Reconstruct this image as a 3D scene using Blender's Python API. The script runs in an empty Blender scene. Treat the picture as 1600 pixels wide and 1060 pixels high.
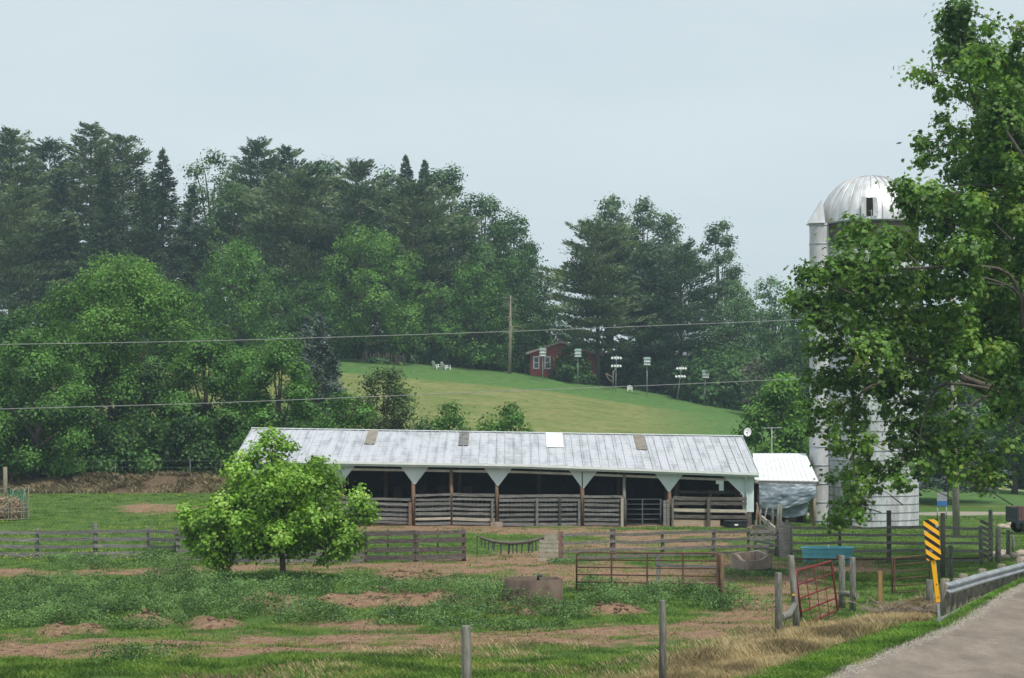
import bpy, math, random
import numpy as np
from mathutils import Vector, Matrix
S = bpy.context.scene
COL = S.collection
R = math.radians
# ---------------------------------------------------------------- camera
F = 2800.0; HZ = 677.0; EYE = 4.8          # focal length and horizon in photograph pixels, eye height above the paddock
cam = bpy.data.objects.new('camera', bpy.data.cameras.new('camera')); COL.objects.link(cam)
cam.location = (0, 0, EYE); cam.rotation_euler = (R(90), 0, 0)
cam.data.sensor_width = 36; cam.data.lens = 36*F/1600
cam.data.shift_y = (HZ-530)/1600
cam.data.clip_start = .5; cam.data.clip_end = 9000
S.camera = cam
# ---------------------------------------------------------------- sky and sun
SUN_EL, SUN_AZ = 60.0, 145.0               # azimuth measured clockwise from +Y
w = bpy.data.worlds.new('World'); S.world = w; w.use_nodes = True
nt = w.node_tree; N = nt.nodes; L = nt.links
bg = N['Background']
sky = N.new('ShaderNodeTexSky'); sky.sky_type = 'NISHITA'; sky.sun_disc = False
sky.sun_elevation = R(SUN_EL); sky.sun_rotation = R(SUN_AZ); sky.air_density = 1.0; sky.dust_density = 3.0; sky.ozone_density = 1.5
tc = N.new('ShaderNodeTexCoord'); mp = N.new('ShaderNodeMapping'); mp.inputs['Scale'].default_value = (1.2, 1.2, 4.5)
nz = N.new('ShaderNodeTexNoise'); nz.inputs['Scale'].default_value = 2.2; nz.inputs['Detail'].default_value = 6; nz.inputs['Roughness'].default_value = .55
cr = N.new('ShaderNodeValToRGB'); cr.color_ramp.elements[0].position = .3; cr.color_ramp.elements[1].position = .75
cr.color_ramp.elements[0].color = (4.75, 5.55, 5.85, 1); cr.color_ramp.elements[1].color = (5.65, 6.3, 6.5, 1)
mx = N.new('ShaderNodeMix'); mx.data_type = 'RGBA'; mx.inputs[0].default_value = .88
L.new(tc.outputs['Generated'], mp.inputs[0]); L.new(mp.outputs[0], nz.inputs['Vector']); L.new(nz.outputs[0], cr.inputs[0])
L.new(sky.outputs[0], mx.inputs[6]); L.new(cr.outputs[0], mx.inputs[7]); L.new(mx.outputs[2], bg.inputs[0])
bg.inputs[1].default_value = .105
sun = bpy.data.objects.new('sun', bpy.data.lights.new('sun', 'SUN')); COL.objects.link(sun)
sun.data.energy = 3.1; sun.data.angle = R(6); sun.data.color = (1, .95, .87)
_d = Vector((math.sin(R(SUN_AZ))*math.cos(R(SUN_EL)), math.cos(R(SUN_AZ))*math.cos(R(SUN_EL)), math.sin(R(SUN_EL))))
sun.rotation_euler = _d.to_track_quat('Z', 'Y').to_euler(); sun.location = (0, 0, 80)
S.view_settings.view_transform = 'Standard'; S.view_settings.look = 'None'; S.view_settings.gamma = 1
S.view_settings.exposure = 0.42
S.cycles.use_denoising = True
S.cycles.max_bounces = 6; S.cycles.transparent_max_bounces = 6; S.cycles.volume_bounces = 0; S.cycles.diffuse_bounces = 3
# ---------------------------------------------------------------- ground shape
def sst(a, b, x):
    t = np.clip((np.asarray(x, float)-a)/(b-a), 0, 1); return t*t*(3-2*t)
def _h(i, j, s):
    n = (i*374761393 + j*668265263 + s*974634777) & 0x7fffffff
    n = ((n ^ (n >> 13))*1274126177) & 0x7fffffff
    return ((n ^ (n >> 16)) & 0xffff)/65535.0
def vn(x, y, s=0):
    x = np.asarray(x, float); y = np.asarray(y, float)
    i = np.floor(x).astype(np.int64); j = np.floor(y).astype(np.int64); u = x-i; v = y-j
    u = u*u*(3-2*u); v = v*v*(3-2*v)
    return (_h(i, j, s)*(1-u)+_h(i+1, j, s)*u)*(1-v)+(_h(i, j+1, s)*(1-u)+_h(i+1, j+1, s)*u)*v
def fbm(x, y, s=0, o=4):
    t = 0; a = .5; n = 0
    for k in range(o): t = t+a*vn(x*2**k, y*2**k, s+k); n += a; a *= .5
    return t/n
def xe(Y): return 5.9+(np.asarray(Y, float)-33)*.5+.32*np.exp(-((np.asarray(Y, float)-41)/4.)**2)         # left edge of the road
def droad(x, Y): return (x-xe(Y))/1.118
def zroad(Y):
    Y = np.asarray(Y, float)
    return .29+.018*(np.clip(Y, 33, 85)-33)+.05*np.clip(33-Y, 0, 60)
CRX = np.array([-3000, -900, 0, 300, 540, 660, 790, 860, 960, 1060, 1165, 1230, 1320, 1400, 1600, 5000.])
CRY = np.array([560, 556, 552, 553, 557, 566, 578, 586, 602, 618, 637, 660, 705, 742, 750, 752.])
YC = 215.0
def zcrest(px):
    return EYE+(HZ-np.interp(px, CRX, CRY))/F*YC
def G(x, Y, road=False):
    x = np.asarray(x, float); Y = np.asarray(Y, float)
    left = 1-sst(-16, -9, x)
    z = .85*sst(72, 118, Y)*left - .35*sst(10, 20, x)*sst(75, 100, Y)
    z = z + .15*sst(48, 36, Y)*0 + .18*(1-sst(36, 46, Y))
    # bare bank on the left below the trees
    z = z + 1.0*sst(118, 122.0, Y+2.0*(vn(x*.12, 0*x, 5)-.5))*(1-sst(-13, -9, x))
    px = 800+x/YC*F
    zc = zcrest(px)
    t = np.clip((Y-122)/(YC+6-122), 0, 1)
    f = (t**1.5)*(1-.0*t); f = np.where(t < 1, 1-(1-f)**1.25, 1)
    z = z+(zc-z)*f
    z = z+np.clip(Y-YC-25, 0, 400)*(-.012)
    # small bumps, dug mounds
    near = sst(140, 100, Y)*0+(1-sst(100, 140, Y))
    z = z+(fbm(x*.35, Y*.35, 11)-.5)*.22*near+(fbm(x*1.6, Y*1.6, 21)-.5)*.09*near
    mo = sst(.45, .8, band_mask(x, Y, z, MOUNDS))
    z = z+mo*(.05+.42*(fbm(x*1.9, Y*1.9, 31)-.35))
    # road embankment
    d = droad(x, Y); wd = np.where(Y > 41, 1.35, 3.6)
    zr = zroad(Y)
    act = 1-sst(85, 110, Y)
    d0 = np.where(Y > 41, .12, .5)
    up = sst(0, 1, 1+(d+d0)/wd)
    up = np.where(d > -d0, 1, up)*act
    z = z+(zr-z)*up
    if not road: z = z-.09*sst(.1, .6, d)*act*(1-sst(5.9, 6.4, d))
    z = z+act*.36*np.clip(d-6.5, 0, 4)
    return z
def proj(x, Y, z):
    Y = np.maximum(Y, 5.0)
    return 800+x/Y*F, HZ+(EYE-z)/Y*F
def band_mask(x, Y, z, spec):
    """soft patches listed by where the photograph shows them, turned into places on the paddock floor"""
    zz = 0.1
    px, py = proj(x, Y, zz)
    nx = (fbm(x*.8, Y*.8, 41)-.5)+.7*(fbm(x*2.6, Y*2.0, 45)-.5); ny = (fbm(x*.8+9, Y*.8, 43)-.5)+.7*(fbm(x*2.6+5, Y*2.0, 47)-.5)
    m = np.zeros(np.shape(px))
    for s in spec:
        if s[0] == 'b':
            _, pts, ht = s
            xs = [p[0] for p in pts]; ys = [p[1] for p in pts]
            c = np.interp(px, xs, ys)
            hh = ht*(1-sst(xs[-1]-25, xs[-1]+10, px))*(sst(xs[0]-10, xs[0]+25, px)) + 1e-3
            m = np.maximum(m, 1.25-np.abs(py-c+ny*ht*1.6)/hh)
        else:
            _, cx, cy, rx, ry = s
            m = np.maximum(m, 1.4-np.hypot((px-cx+nx*rx)/rx, (py-cy+ny*ry*1.2)/ry))
    m = np.where(Y < 20, 0, m)
    return np.clip(m, 0, 1)
MOUNDS = [('e', 640, 898, 60, 9), ('b', [(380, 938), (520, 938), (600, 934), (700, 932), (800, 940), (880, 944)], 13), ('e', 85, 985, 30, 10), ('e', 145, 980, 30, 9),
          ('e', 330, 970, 50, 9), ('e', 235, 965, 40, 8), ('e', 1165, 938, 40, 7), ('e', 950, 948, 50, 8)]
DIRT = [('b', [(-100, 889), (0, 890), (150, 889), (330, 886), (420, 884), (560, 883), (700, 882), (900, 884)], 8),
        ('e', 760, 880, 120, 17), ('e', 900, 892, 130, 20), ('e', 1050, 895, 130, 18), ('e', 820, 868, 60, 12), ('e', 1170, 905, 80, 40), ('e', 1060, 902, 90, 14), ('e', 960, 905, 60, 12), ('e', 1160, 880, 60, 20), ('e', 1195, 945, 45, 34),
        ('b', [(-100, 1022), (0, 1018), (200, 1012), (330, 1020), (480, 1012), (600, 1004), (760, 998), (900, 992), (1050, 985), (1190, 968), (1230, 958)], 23),
        ('e', 560, 972, 110, 10), ('e', 420, 1000, 90, 12), ('e', 950, 850, 90, 7), ('e', 1080, 848, 60, 6),
        ('b', [(500, 822), (640, 823), (780, 826), (900, 828), (1060, 832), (1180, 834)], 7), ('e', 1010, 838, 60, 7),
        ('e', 240, 808, 65, 5), ('e', 1300, 882, 110, 13), ('e', 1240, 905, 50, 25), ('e', 1150, 975, 60, 12), ('e', 640, 898, 60, 8), ('e', 560, 940, 120, 8), ('e', 1290, 935, 30, 30), ('e', 60, 1012, 80, 14), ('e', 250, 892, 70, 6),
        ('b', [(560, 905), (700, 904), (800, 906)], 3)] + MOUNDS
WEED = [('e', 120, 930, 170, 26), ('e', 300, 925, 150, 28), ('e', 60, 955, 100, 28), ('e', 200, 955, 120, 24), ('e', 420, 925, 80, 20), ('e', 600, 918, 100, 15), ('e', 700, 920, 80, 13), ('e', 800, 958, 120, 24), ('e', 840, 925, 50, 18), ('e', 730, 940, 60, 15),
        ('e', 930, 940, 60, 14), ('e', 1020, 935, 90, 14), ('e', 1130, 948, 50, 12), ('e', 270, 885, 30, 10), ('e', 140, 882, 120, 6), ('e', 1175, 897, 40, 4), ('e', 1120, 925, 60, 6), ('e', 940, 918, 50, 8), ('e', 640, 960, 90, 12), ('e', 1290, 880, 30, 4), ('e', 480, 900, 60, 9), ('e', 210, 1035, 20, 7), ('e', 490, 960, 60, 10), ('e', 400, 950, 70, 12)]
def gz(x, Y): return float(G(np.array([x]), np.array([Y]))[0])
_ys = np.concatenate([np.arange(22, 130, .1), np.arange(130, 420, .5)])
def gp(px, py):
    xs = (px-800)/F*_ys; zs = EYE+(HZ-py)/F*_ys
    g = G(xs, _ys)
    k = int(np.argmax(zs < g))
    if k == 0: k = len(_ys)-1
    return Vector((xs[k], _ys[k], g[k]))
def P(px, py, Y): return Vector(((px-800)/F*Y, Y, EYE+(HZ-py)/F*Y))
# ---------------------------------------------------------------- materials
MATS = {}
def mat(name, c1, c2=None, scale=3, stretch=(1, 1, 1), rough=.85, metal=0, bump=0, c3=None, island=0, spec=.3, detail=6):
    if name in MATS: return MATS[name]
    m = bpy.data.materials.new(name); m.use_nodes = True; MATS[name] = m
    n = m.node_tree.nodes; l = m.node_tree.links; b = n['Principled BSDF']
    b.inputs['Base Color'].default_value = (*c1, 1); b.inputs['Roughness'].default_value = rough; b.inputs['Metallic'].default_value = metal
    b.inputs['Specular IOR Level'].default_value = spec
    if c2:
        t = n.new('ShaderNodeTexCoord'); mp = n.new('ShaderNodeMapping'); mp.inputs['Scale'].default_value = stretch
        z = n.new('ShaderNodeTexNoise'); z.inputs['Scale'].default_value = scale; z.inputs['Detail'].default_value = detail; z.inputs['Roughness'].default_value = .65
        r = n.new('ShaderNodeValToRGB'); e = r.color_ramp.elements; e[0].position = .32; e[1].position = .68
        e[0].color = (*c1, 1); e[1].color = (*c2, 1)
        if c3: q = e.new(.5); q.color = (*c3, 1)
        l.new(t.outputs['Object'], mp.inputs[0]); l.new(mp.outputs[0], z.inputs['Vector']); l.new(z.outputs[0], r.inputs[0])
        out = r.outputs[0]
        if island:
            g = n.new('ShaderNodeNewGeometry'); oi = n.new('ShaderNodeObjectInfo'); ad = n.new('ShaderNodeMath'); ad.operation = 'ADD'
            l.new(g.outputs['Random Per Island'], ad.inputs[0]); l.new(oi.outputs['Random'], ad.inputs[1])
            mr = n.new('ShaderNodeMapRange'); mr.inputs[1].default_value = 0; mr.inputs[2].default_value = 2; mr.inputs[3].default_value = 1-island; mr.inputs[4].default_value = 1+island
            l.new(ad.outputs[0], mr.inputs[0])
            v = n.new('ShaderNodeVectorMath'); v.operation = 'SCALE'; l.new(out, v.inputs[0]); l.new(mr.outputs[0], v.inputs['Scale']); out = v.outputs[0]
        l.new(out, b.inputs['Base Color'])
        if bump:
            bp = n.new('ShaderNodeBump'); bp.inputs['Strength'].default_value = bump; bp.inputs['Distance'].default_value = .03
            l.new(z.outputs[0], bp.inputs['Height']); l.new(bp.outputs[0], b.inputs['Normal'])
    return m
def leafmat(name, c1, c2, var=.35, trans=.3, warm=None, scale=.35, gloss=.25):
    """leaf colour varies from clump to clump and from leaf to leaf, and lets some light through"""
    if name in MATS: return MATS[name]
    m = bpy.data.materials.new(name); m.use_nodes = True; MATS[name] = m
    c1 = tuple(v*.55 for v in c1); c2 = tuple(v*1.12 for v in c2)  # darks deepened and lights raised: crown shadow and highlight contrast put into the colour
    n = m.node_tree.nodes; l = m.node_tree.links; b = n['Principled BSDF']; o = n['Material Output']
    t = n.new('ShaderNodeTexCoord'); z = n.new('ShaderNodeTexNoise'); z.inputs['Scale'].default_value = scale; z.inputs['Detail'].default_value = 3
    g = n.new('ShaderNodeNewGeometry')
    l.new(t.outputs['Object'], z.inputs['Vector'])
    a = n.new('ShaderNodeMath'); a.operation = 'MULTIPLY_ADD'; a.inputs[1].default_value = .38; l.new(g.outputs['Random Per Island'], a.inputs[0]); 
    s = n.new('ShaderNodeMath'); s.operation = 'MULTIPLY_ADD'; s.inputs[1].default_value = 2.0; s.inputs[2].default_value = -.69; l.new(z.outputs[0], s.inputs[0]); l.new(s.outputs[0], a.inputs[2])
    r = n.new('ShaderNodeValToRGB'); e = r.color_ramp.elements; e[0].position = .27; e[0].color = (*c1, 1); e[1].position = .72; e[1].color = (*c2, 1)
    if warm: q = e.new(.93); q.color = (*warm, 1)
    l.new(a.outputs[0], r.inputs[0])
    l.new(r.outputs[0], b.inputs['Base Color']); b.inputs['Roughness'].default_value = .55; b.inputs['Specular IOR Level'].default_value = gloss
    tr = n.new('ShaderNodeBsdfTranslucent'); v = n.new('ShaderNodeMix'); v.data_type = 'RGBA'; v.blend_type = 'MULTIPLY'; v.inputs[0].default_value = 1
    l.new(r.outputs[0], v.inputs[6]); v.inputs[7].default_value = (1.5, 1.6, .7, 1); l.new(v.outputs[2], tr.inputs[0])
    ms = n.new('ShaderNodeMixShader'); ms.inputs[0].default_value = trans
    l.new(b.outputs[0], ms.inputs[1]); l.new(tr.outputs[0], ms.inputs[2]); l.new(ms.outputs[0], o.inputs[0])
    return m
GREYW = mat('grey_wood', (.07, .069, .067), (.27, .262, .25), 2.5, (1, 6, 14), .9, 0, .5, c3=(.15, .146, .14), island=.35)
GREYP = mat('grey_post_wood', (.07, .068, .06), (.26, .26, .225), 3, (8, 8, 1), .9, 0, .5, c3=(.15, .148, .128), island=.25)
DARKW = mat('dark_board_wood', (.045, .04, .038), (.19, .165, .15), 2.5, (1, 6, 14), .9, 0, .5, c3=(.095, .082, .075), island=.25)
BROWNP = mat('brown_post_wood', (.09, .055, .035), (.27, .18, .12), 3, (8, 8, 1), .9, 0, .4, island=.2)
ORANGEP = mat('new_treated_wood', (.24, .13, .06), (.36, .21, .10), 3, (8, 8, 1), .9)
LIGHTW = mat('bleached_board_wood', (.26, .23, .18), (.52, .47, .39), 3, (1, 6, 14), .9, 0, .4, island=.2)
INTW = mat('shade_darkened_old_wood', (.012, .010, .009), (.035, .03, .027), 2, (6, 6, 1), .95)  # old wood taken near black, the interior's deep shade put into its colour
RUST = mat('rusty_pipe', (.065, .034, .025), (.15, .078, .055), 5, (1, 1, 1), .75, .1)
REDPIPE = mat('red_painted_pipe', (.20, .02, .02), (.12, .02, .025), 4, (1, 1, 1), .5, 0)
STEEL = mat('galvanised_steel', (.22, .25, .28), (.40, .43, .46), 2, (1, 1, 1), .5, .4, 0, spec=.5)
DARKM = mat('dark_metal', (.03, .04, .04), (.06, .07, .07), 3, rough=.6)
WHITEP = mat('white_metal_siding', (.52, .62, .64), (.66, .74, .76), 1.2, (1, 1, .3), .5)
TRIM = mat('white_gutter_paint', (.62, .66, .66), (.76, .79, .79), 1.5, rough=.45)
CONC = mat('weathered_concrete', (.20, .15, .12), (.42, .36, .30), 3, (1, 1, .5), .95, 0, .4, c3=(.29, .23, .19))
BARK = mat('tree_bark', (.05, .042, .034), (.13, .11, .09), 6, (4, 4, 1), .95, 0, .6)
PALEBARK = mat('pale_tree_bark', (.16, .14, .11), (.32, .29, .24), 4, (3, 3, 1), .95, 0, .5)
# ---------------------------------------------------------------- mesh helpers
ORG = {}
def tag(o, label=None, cat=None, group=None, kind=None):
    if label: o['label'] = label
    if cat: o['category'] = cat
    if group: o['group'] = group
    if kind: o['kind'] = kind
    return o
def thing(name, label, cat, loc, group=None):
    o = bpy.data.objects.new(name, None); COL.objects.link(o); o.location = loc; o.empty_display_size = .3
    ORG[o.name] = Vector(loc); return tag(o, label, cat, group)
def link_mesh(name, me, m, parent=None, origin=None):
    o = bpy.data.objects.new(name, me); COL.objects.link(o)
    if m: me.materials.append(m)
    if parent: o.parent = parent; ORG[o.name] = ORG[parent.name]
    else: o.location = origin or (0, 0, 0); ORG[o.name] = Vector(o.location)
    return o
def np_mesh(name, V, k, m, parent=None, origin=None, faces=None, smooth=False):
    """V: (n*k, 3) vertices, each k in a row one face (or explicit faces)"""
    me = bpy.data.meshes.new(name); V = np.asarray(V, np.float32)
    idx = np.arange(len(V), dtype=np.int32) if faces is None else np.asarray(faces, np.int32).ravel()
    nf = len(idx)//k
    me.vertices.add(len(V)); me.vertices.foreach_set('co', V.ravel())
    me.loops.add(len(idx)); me.loops.foreach_set('vertex_index', idx)
    me.polygons.add(nf); me.polygons.foreach_set('loop_start', np.arange(0, nf*k, k, dtype=np.int32))
    me.update(calc_edges=True)
    if smooth: me.polygons.foreach_set('use_smooth', np.ones(nf, bool))
    return link_mesh(name, me, m, parent, origin)
class MB:
    def __init__(s): s.v = []; s.f = []; s.sm = []
    def add(s, V, Fc, smooth=False):
        o = len(s.v); s.v += [Vector(p) for p in V]; s.f += [tuple(i+o for i in f) for f in Fc]; s.sm += [smooth]*len(Fc); return s
    def box(s, c, d, M=None):
        c = Vector(c); h = Vector(d)/2; V = []
        for x in (-1, 1):
            for y in (-1, 1):
                for z in (-1, 1):
                    q = Vector((x*h.x, y*h.y, z*h.z)); V.append(c+(M@q if M else q))
        return s.add(V, [(0, 1, 3, 2), (4, 6, 7, 5), (0, 4, 5, 1), (2, 3, 7, 6), (0, 2, 6, 4), (1, 5, 7, 3)])
    def bar(s, a, b, t, h, up=(0, 0, 1)):
        """rectangular bar from a to b: t thick across, h high along up"""
        a = Vector(a); b = Vector(b); d = (b-a).normalized(); up = Vector(up)
        r = d.cross(up)
        if r.length < 1e-3: r = d.cross(Vector((0, 1, 0)))
        r.normalize(); u = r.cross(d).normalized()
        V = [p+r*(i*t/2)+u*(j*h/2) for p in (a, b) for i, j in ((-1, -1), (1, -1), (1, 1), (-1, 1))]
        return s.add(V, [(3, 2, 1, 0), (4, 5, 6, 7), (0, 1, 5, 4), (1, 2, 6, 5), (2, 3, 7, 6), (3, 0, 4, 7)])
    def tube(s, pts, rad, n=8, cap=True, closed=False):
        pts = [Vector(p) for p in pts]; m = len(pts)
        if not hasattr(rad, '__len__'): rad = [rad]*m
        V = []; ref = None
        for i, p in enumerate(pts):
            if closed: d = pts[(i+1) % m]-pts[i-1]
            else: d = pts[min(i+1, m-1)]-pts[max(i-1, 0)]
            d.normalize()
            if ref is None: ref = d.orthogonal().normalized()
            ref = (ref-d*ref.dot(d)).normalized(); q = d.cross(ref)
            for k in range(n):
                a = 2*math.pi*k/n; V.append(p+(ref*math.cos(a)+q*math.sin(a))*rad[i])
        Fc = []
        for i in range(m if closed else m-1):
            j = (i+1) % m
            for k in range(n): Fc.append((i*n+k, i*n+(k+1) % n, j*n+(k+1) % n, j*n+k))
        s.add(V, Fc, n > 5)
        if cap and not closed:
            o = len(s.v)-len(V); s.f += [tuple(o+k for k in reversed(range(n))), tuple(o+(m-1)*n+k for k in range(n))]; s.sm += [False, False]
        return s
    def lathe(s, c, prof, n=32, a0=0, a1=2*math.pi, cap=False):
        c = Vector(c); V = []; full = abs(a1-a0-2*math.pi) < 1e-6; kk = n if full else n+1
        for r, z in prof:
            for k in range(kk):
                a = a0+(a1-a0)*k/n; V.append(c+Vector((r*math.cos(a), r*math.sin(a), z)))
        Fc = []
        for i in range(len(prof)-1):
            for k in range(n):
                k2 = (k+1) % kk; Fc.append((i*kk+k, i*kk+k2, (i+1)*kk+k2, (i+1)*kk+k))
        return s.add(V, Fc, True)
    def prism(s, poly, ext):
        """closed polygon (3d points) pushed along ext"""
        poly = [Vector(p) for p in poly]; e = Vector(ext); n = len(poly)
        return s.add(poly+[p+e for p in poly], [tuple(range(n)), tuple(reversed(range(n, 2*n)))]+[(i, (i+1) % n, n+(i+1) % n, n+i) for i in range(n)])
    def sheet(s, grid, smooth=True):
        nu = len(grid); nv = len(grid[0])
        return s.add([p for r in grid for p in r], [(i*nv+j, i*nv+j+1, (i+1)*nv+j+1, (i+1)*nv+j) for i in range(nu-1) for j in range(nv-1)], smooth)
    def build(s, name, m, parent=None, origin=None):
        o = ORG[parent.name] if parent else Vector(origin or (0, 0, 0))
        me = bpy.data.meshes.new(name); me.from_pydata([p-o for p in s.v], [], s.f)
        me.polygons.foreach_set('use_smooth', s.sm); me.update()
        return link_mesh(name, me, m, parent, origin)
rnd = random.Random(7)
# ---------------------------------------------------------------- ground
def ground():
    ax = np.concatenate([-np.geomspace(2500, 46, 26), np.arange(-44, -22, .8), np.arange(-22, 20, .28), np.arange(20, 46, .8), np.geomspace(48, 2500, 24)])
    ay = np.concatenate([np.arange(-60, 20, 5.), np.arange(20, 30, 1.), np.arange(30, 62, .24), np.arange(62, 126, .5), np.arange(126, 240, 1.6), np.geomspace(243, 6000, 30)])
    X, Y = np.meshgrid(ax, ay); Z = G(X, Y)
    nx, ny = len(ax), len(ay)
    V = np.stack([X, Y, Z], -1).reshape(-1, 3)
    i = np.arange(ny-1)[:, None]*nx+np.arange(nx-1)[None]
    Fc = np.stack([i, i+1, i+nx+1, i+nx], -1).reshape(-1, 4)
    m = bpy.data.materials.new('ground'); m.use_nodes = True
    o = np_mesh('ground', V, 4, m, faces=Fc, smooth=True); o['kind'] = 'structure'
    me = o.data
    d = droad(X, Y); px, py = proj(X, Y, Z)
    dirt = band_mask(X, Y, Z, DIRT)
    dirt = np.where((Y > 118) | (Y < 25), 0, dirt)
    inbarn = (X > -14.3) & (X < 12.8) & (Y > 92.0) & (Y < 105); dirt = np.where(inbarn, 1, dirt)
    bank = sst(116.6, 118.5, Y+2*(vn(X*.12, 0*X, 5)-.5))*(1-sst(128, 134, Y))*(1-sst(-14, -9, X))
    bank = np.maximum(bank, .8*sst(-2.5, -1.5, d)*(1-sst(-.6, -.1, d))*sst(40, 43, Y)*(1-sst(70, 80, Y)))
    dry = .9*sst(-4.2, -2.6, d)*(1-sst(-1.5, -1.15, d))*(1-sst(44, 52, Y))*(Y > 10)
    dry = np.maximum(dry, .45*(1-sst(31, 37, Y))*sst(-8, -3, d)*(d < -1.3)*(Y > 10))
    grav = sst(-.75, -.1, d)*(1-sst(.3, .9, d))*(1-sst(80, 90, Y))*(Y > 0)
    gd = np.exp(-((Y-114-.1*(X-20))/2.2)**2)*sst(15, 19, X)+np.exp(-((Y-151)/1.3)**2)*sst(24, 30, X)
    grav = np.maximum(grav, np.clip(gd*1.3, 0, 1))
    hill = sst(121, 128, Y)
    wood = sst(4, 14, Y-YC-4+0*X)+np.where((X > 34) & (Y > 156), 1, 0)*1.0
    cl = np.interp(px, [400, 560, 700, 860, 1000, 1100, 1300], [572, 585, 597, 612, 634, 648, 690])
    mow = hill*np.clip(1-sst(-6, 6, py-cl), 0, 1)
    mow = np.maximum(mow, hill*sst(860, 1160, px)*.7)
    def attr(n, a):
        t = me.attributes.new(n, 'FLOAT', 'POINT'); t.data.foreach_set('value', np.clip(a, 0, 1).astype(np.float32).ravel())
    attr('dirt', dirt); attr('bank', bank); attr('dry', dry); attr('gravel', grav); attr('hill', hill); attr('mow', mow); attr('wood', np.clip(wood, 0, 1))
    n = m.node_tree.nodes; l = m.node_tree.links; b = n['Principled BSDF']; b.inputs['Roughness'].default_value = .95; b.inputs['Specular IOR Level'].default_value = .15
    t = n.new('ShaderNodeTexCoord')
    def noise(sc, det=6, st=(1, 1, 1)):
        mp = n.new('ShaderNodeMapping'); mp.inputs['Scale'].default_value = st; z = n.new('ShaderNodeTexNoise'); z.inputs['Scale'].default_value = sc; z.inputs['Detail'].default_value = det; z.inputs['Roughness'].default_value = .7
        l.new(t.outputs['Object'], mp.inputs[0]); l.new(mp.outputs[0], z.inputs['Vector']); return z.outputs[0]
    def ramp(src, els):
        r = n.new('ShaderNodeValToRGB'); e = r.color_ramp.elements
        e[0].position, e[0].color = els[0][0], (*els[0][1], 1); e[1].position, e[1].color = els[-1][0], (*els[-1][1], 1)
        for p_, c in els[1:-1]: q = e.new(p_); q.color = (*c, 1)
        l.new(src, r.inputs[0]); return r.outputs[0]
    def fac(name, src, sharp=3.5, bias=.5):
        a = n.new('ShaderNodeAttribute'); a.attribute_name = name
        ad = n.new('ShaderNodeMath'); ad.operation = 'ADD'; l.new(a.outputs['Fac'], ad.inputs[0]); l.new(src, ad.inputs[1])
        r = n.new('ShaderNodeMapRange'); r.inputs[1].default_value = 1-.5/sharp+bias-.5; r.inputs[2].default_value = 1+.5/sharp+bias-.5
        l.new(ad.outputs[0], r.inputs[0]); return r.outputs[0]
    def mix(f, a, b_):
        x = n.new('ShaderNodeMix'); x.data_type = 'RGBA'; l.new(f, x.inputs[0]); l.new(a, x.inputs[6]); l.new(b_, x.inputs[7]); return x.outputs[2]
    n1 = noise(.9); n2 = noise(5.5, 8); n3 = noise(22, 4); n4 = noise(.16, 5); n5 = noise(.5, 6, (.35, 1, 1))
    _a = n.new('ShaderNodeMath'); _a.operation = 'MULTIPLY_ADD'; _a.inputs[1].default_value = .5; l.new(n2, _a.inputs[0]); _b = n.new('ShaderNodeMath'); _b.operation = 'MULTIPLY'; _b.inputs[1].default_value = .5; l.new(n3, _b.inputs[0]); l.new(_b.outputs[0], _a.inputs[2]); nmix = _a.outputs[0]
    grass = ramp(n2, [(.3, (.040, .085, .017)), (.5, (.065, .135, .026)), (.68, (.105, .165, .038))])
    grass2 = ramp(n1, [(.35, (.07, .145, .026)), (.65, (.12, .17, .045))])
    g = mix(n4, grass, grass2)
    n6 = noise(2.2, 8, (.5, 1, 1)); _c = n.new('ShaderNodeMath'); _c.operation = 'MULTIPLY_ADD'; _c.inputs[1].default_value = .6; l.new(n6, _c.inputs[0]); _e = n.new('ShaderNodeMath'); _e.operation = 'MULTIPLY_ADD'; _e.inputs[1].default_value = .7; _e.inputs[2].default_value = -.15; l.new(n5, _e.inputs[0]); l.new(_e.outputs[0], _c.inputs[2])
    meadow = ramp(_c.outputs[0], [(.3, (.09, .14, .038)), (.5, (.165, .195, .062)), (.7, (.28, .24, .11))])
    lawn = ramp(n1, [(.3, (.065, .145, .04)), (.7, (.10, .185, .05))])
    _o = n.new('ShaderNodeMix'); _o.data_type = 'RGBA'; _o.blend_type = 'OVERLAY'; _o.inputs[0].default_value = .75
    l.new(mix(fac('mow', n5, 3), meadow, lawn), _o.inputs[6]); l.new(noise(1.6, 10, (.6, 1, 1)), _o.inputs[7])
    g = mix(fac('hill', n1, 6), g, _o.outputs[2])
    dirtc = ramp(n2, [(.25, (.13, .080, .050)), (.5, (.27, .170, .108)), (.75, (.40, .285, .195))])
    g = mix(fac('dirt', nmix, 2.2, .47), g, dirtc)
    bankc = ramp(n2, [(.3, (.05, .036, .024)), (.5, (.12, .085, .055)), (.75, (.27, .20, .12))])
    g = mix(fac('bank', n1, 4), g, bankc)
    dryc = ramp(n3, [(.3, (.20, .15, .075)), (.7, (.42, .34, .2))]); g = mix(fac('dry', n2, 3), g, dryc)
    grc = ramp(n3, [(.3, (.22, .19, .16)), (.7, (.42, .38, .32))]); g = mix(fac('gravel', n2, 4), g, grc)
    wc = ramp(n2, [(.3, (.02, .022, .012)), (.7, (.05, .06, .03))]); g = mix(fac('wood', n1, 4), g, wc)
    l.new(g, b.inputs['Base Color'])
    bp = n.new('ShaderNodeBump'); bp.inputs['Strength'].default_value = .8; bp.inputs['Distance'].default_value = .08
    ad = n.new('ShaderNodeMath'); ad.operation = 'ADD'; l.new(n2, ad.inputs[0]); l.new(n3, ad.inputs[1]); l.new(ad.outputs[0], bp.inputs['Height']); l.new(bp.outputs[0], b.inputs['Normal'])
ground()
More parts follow.
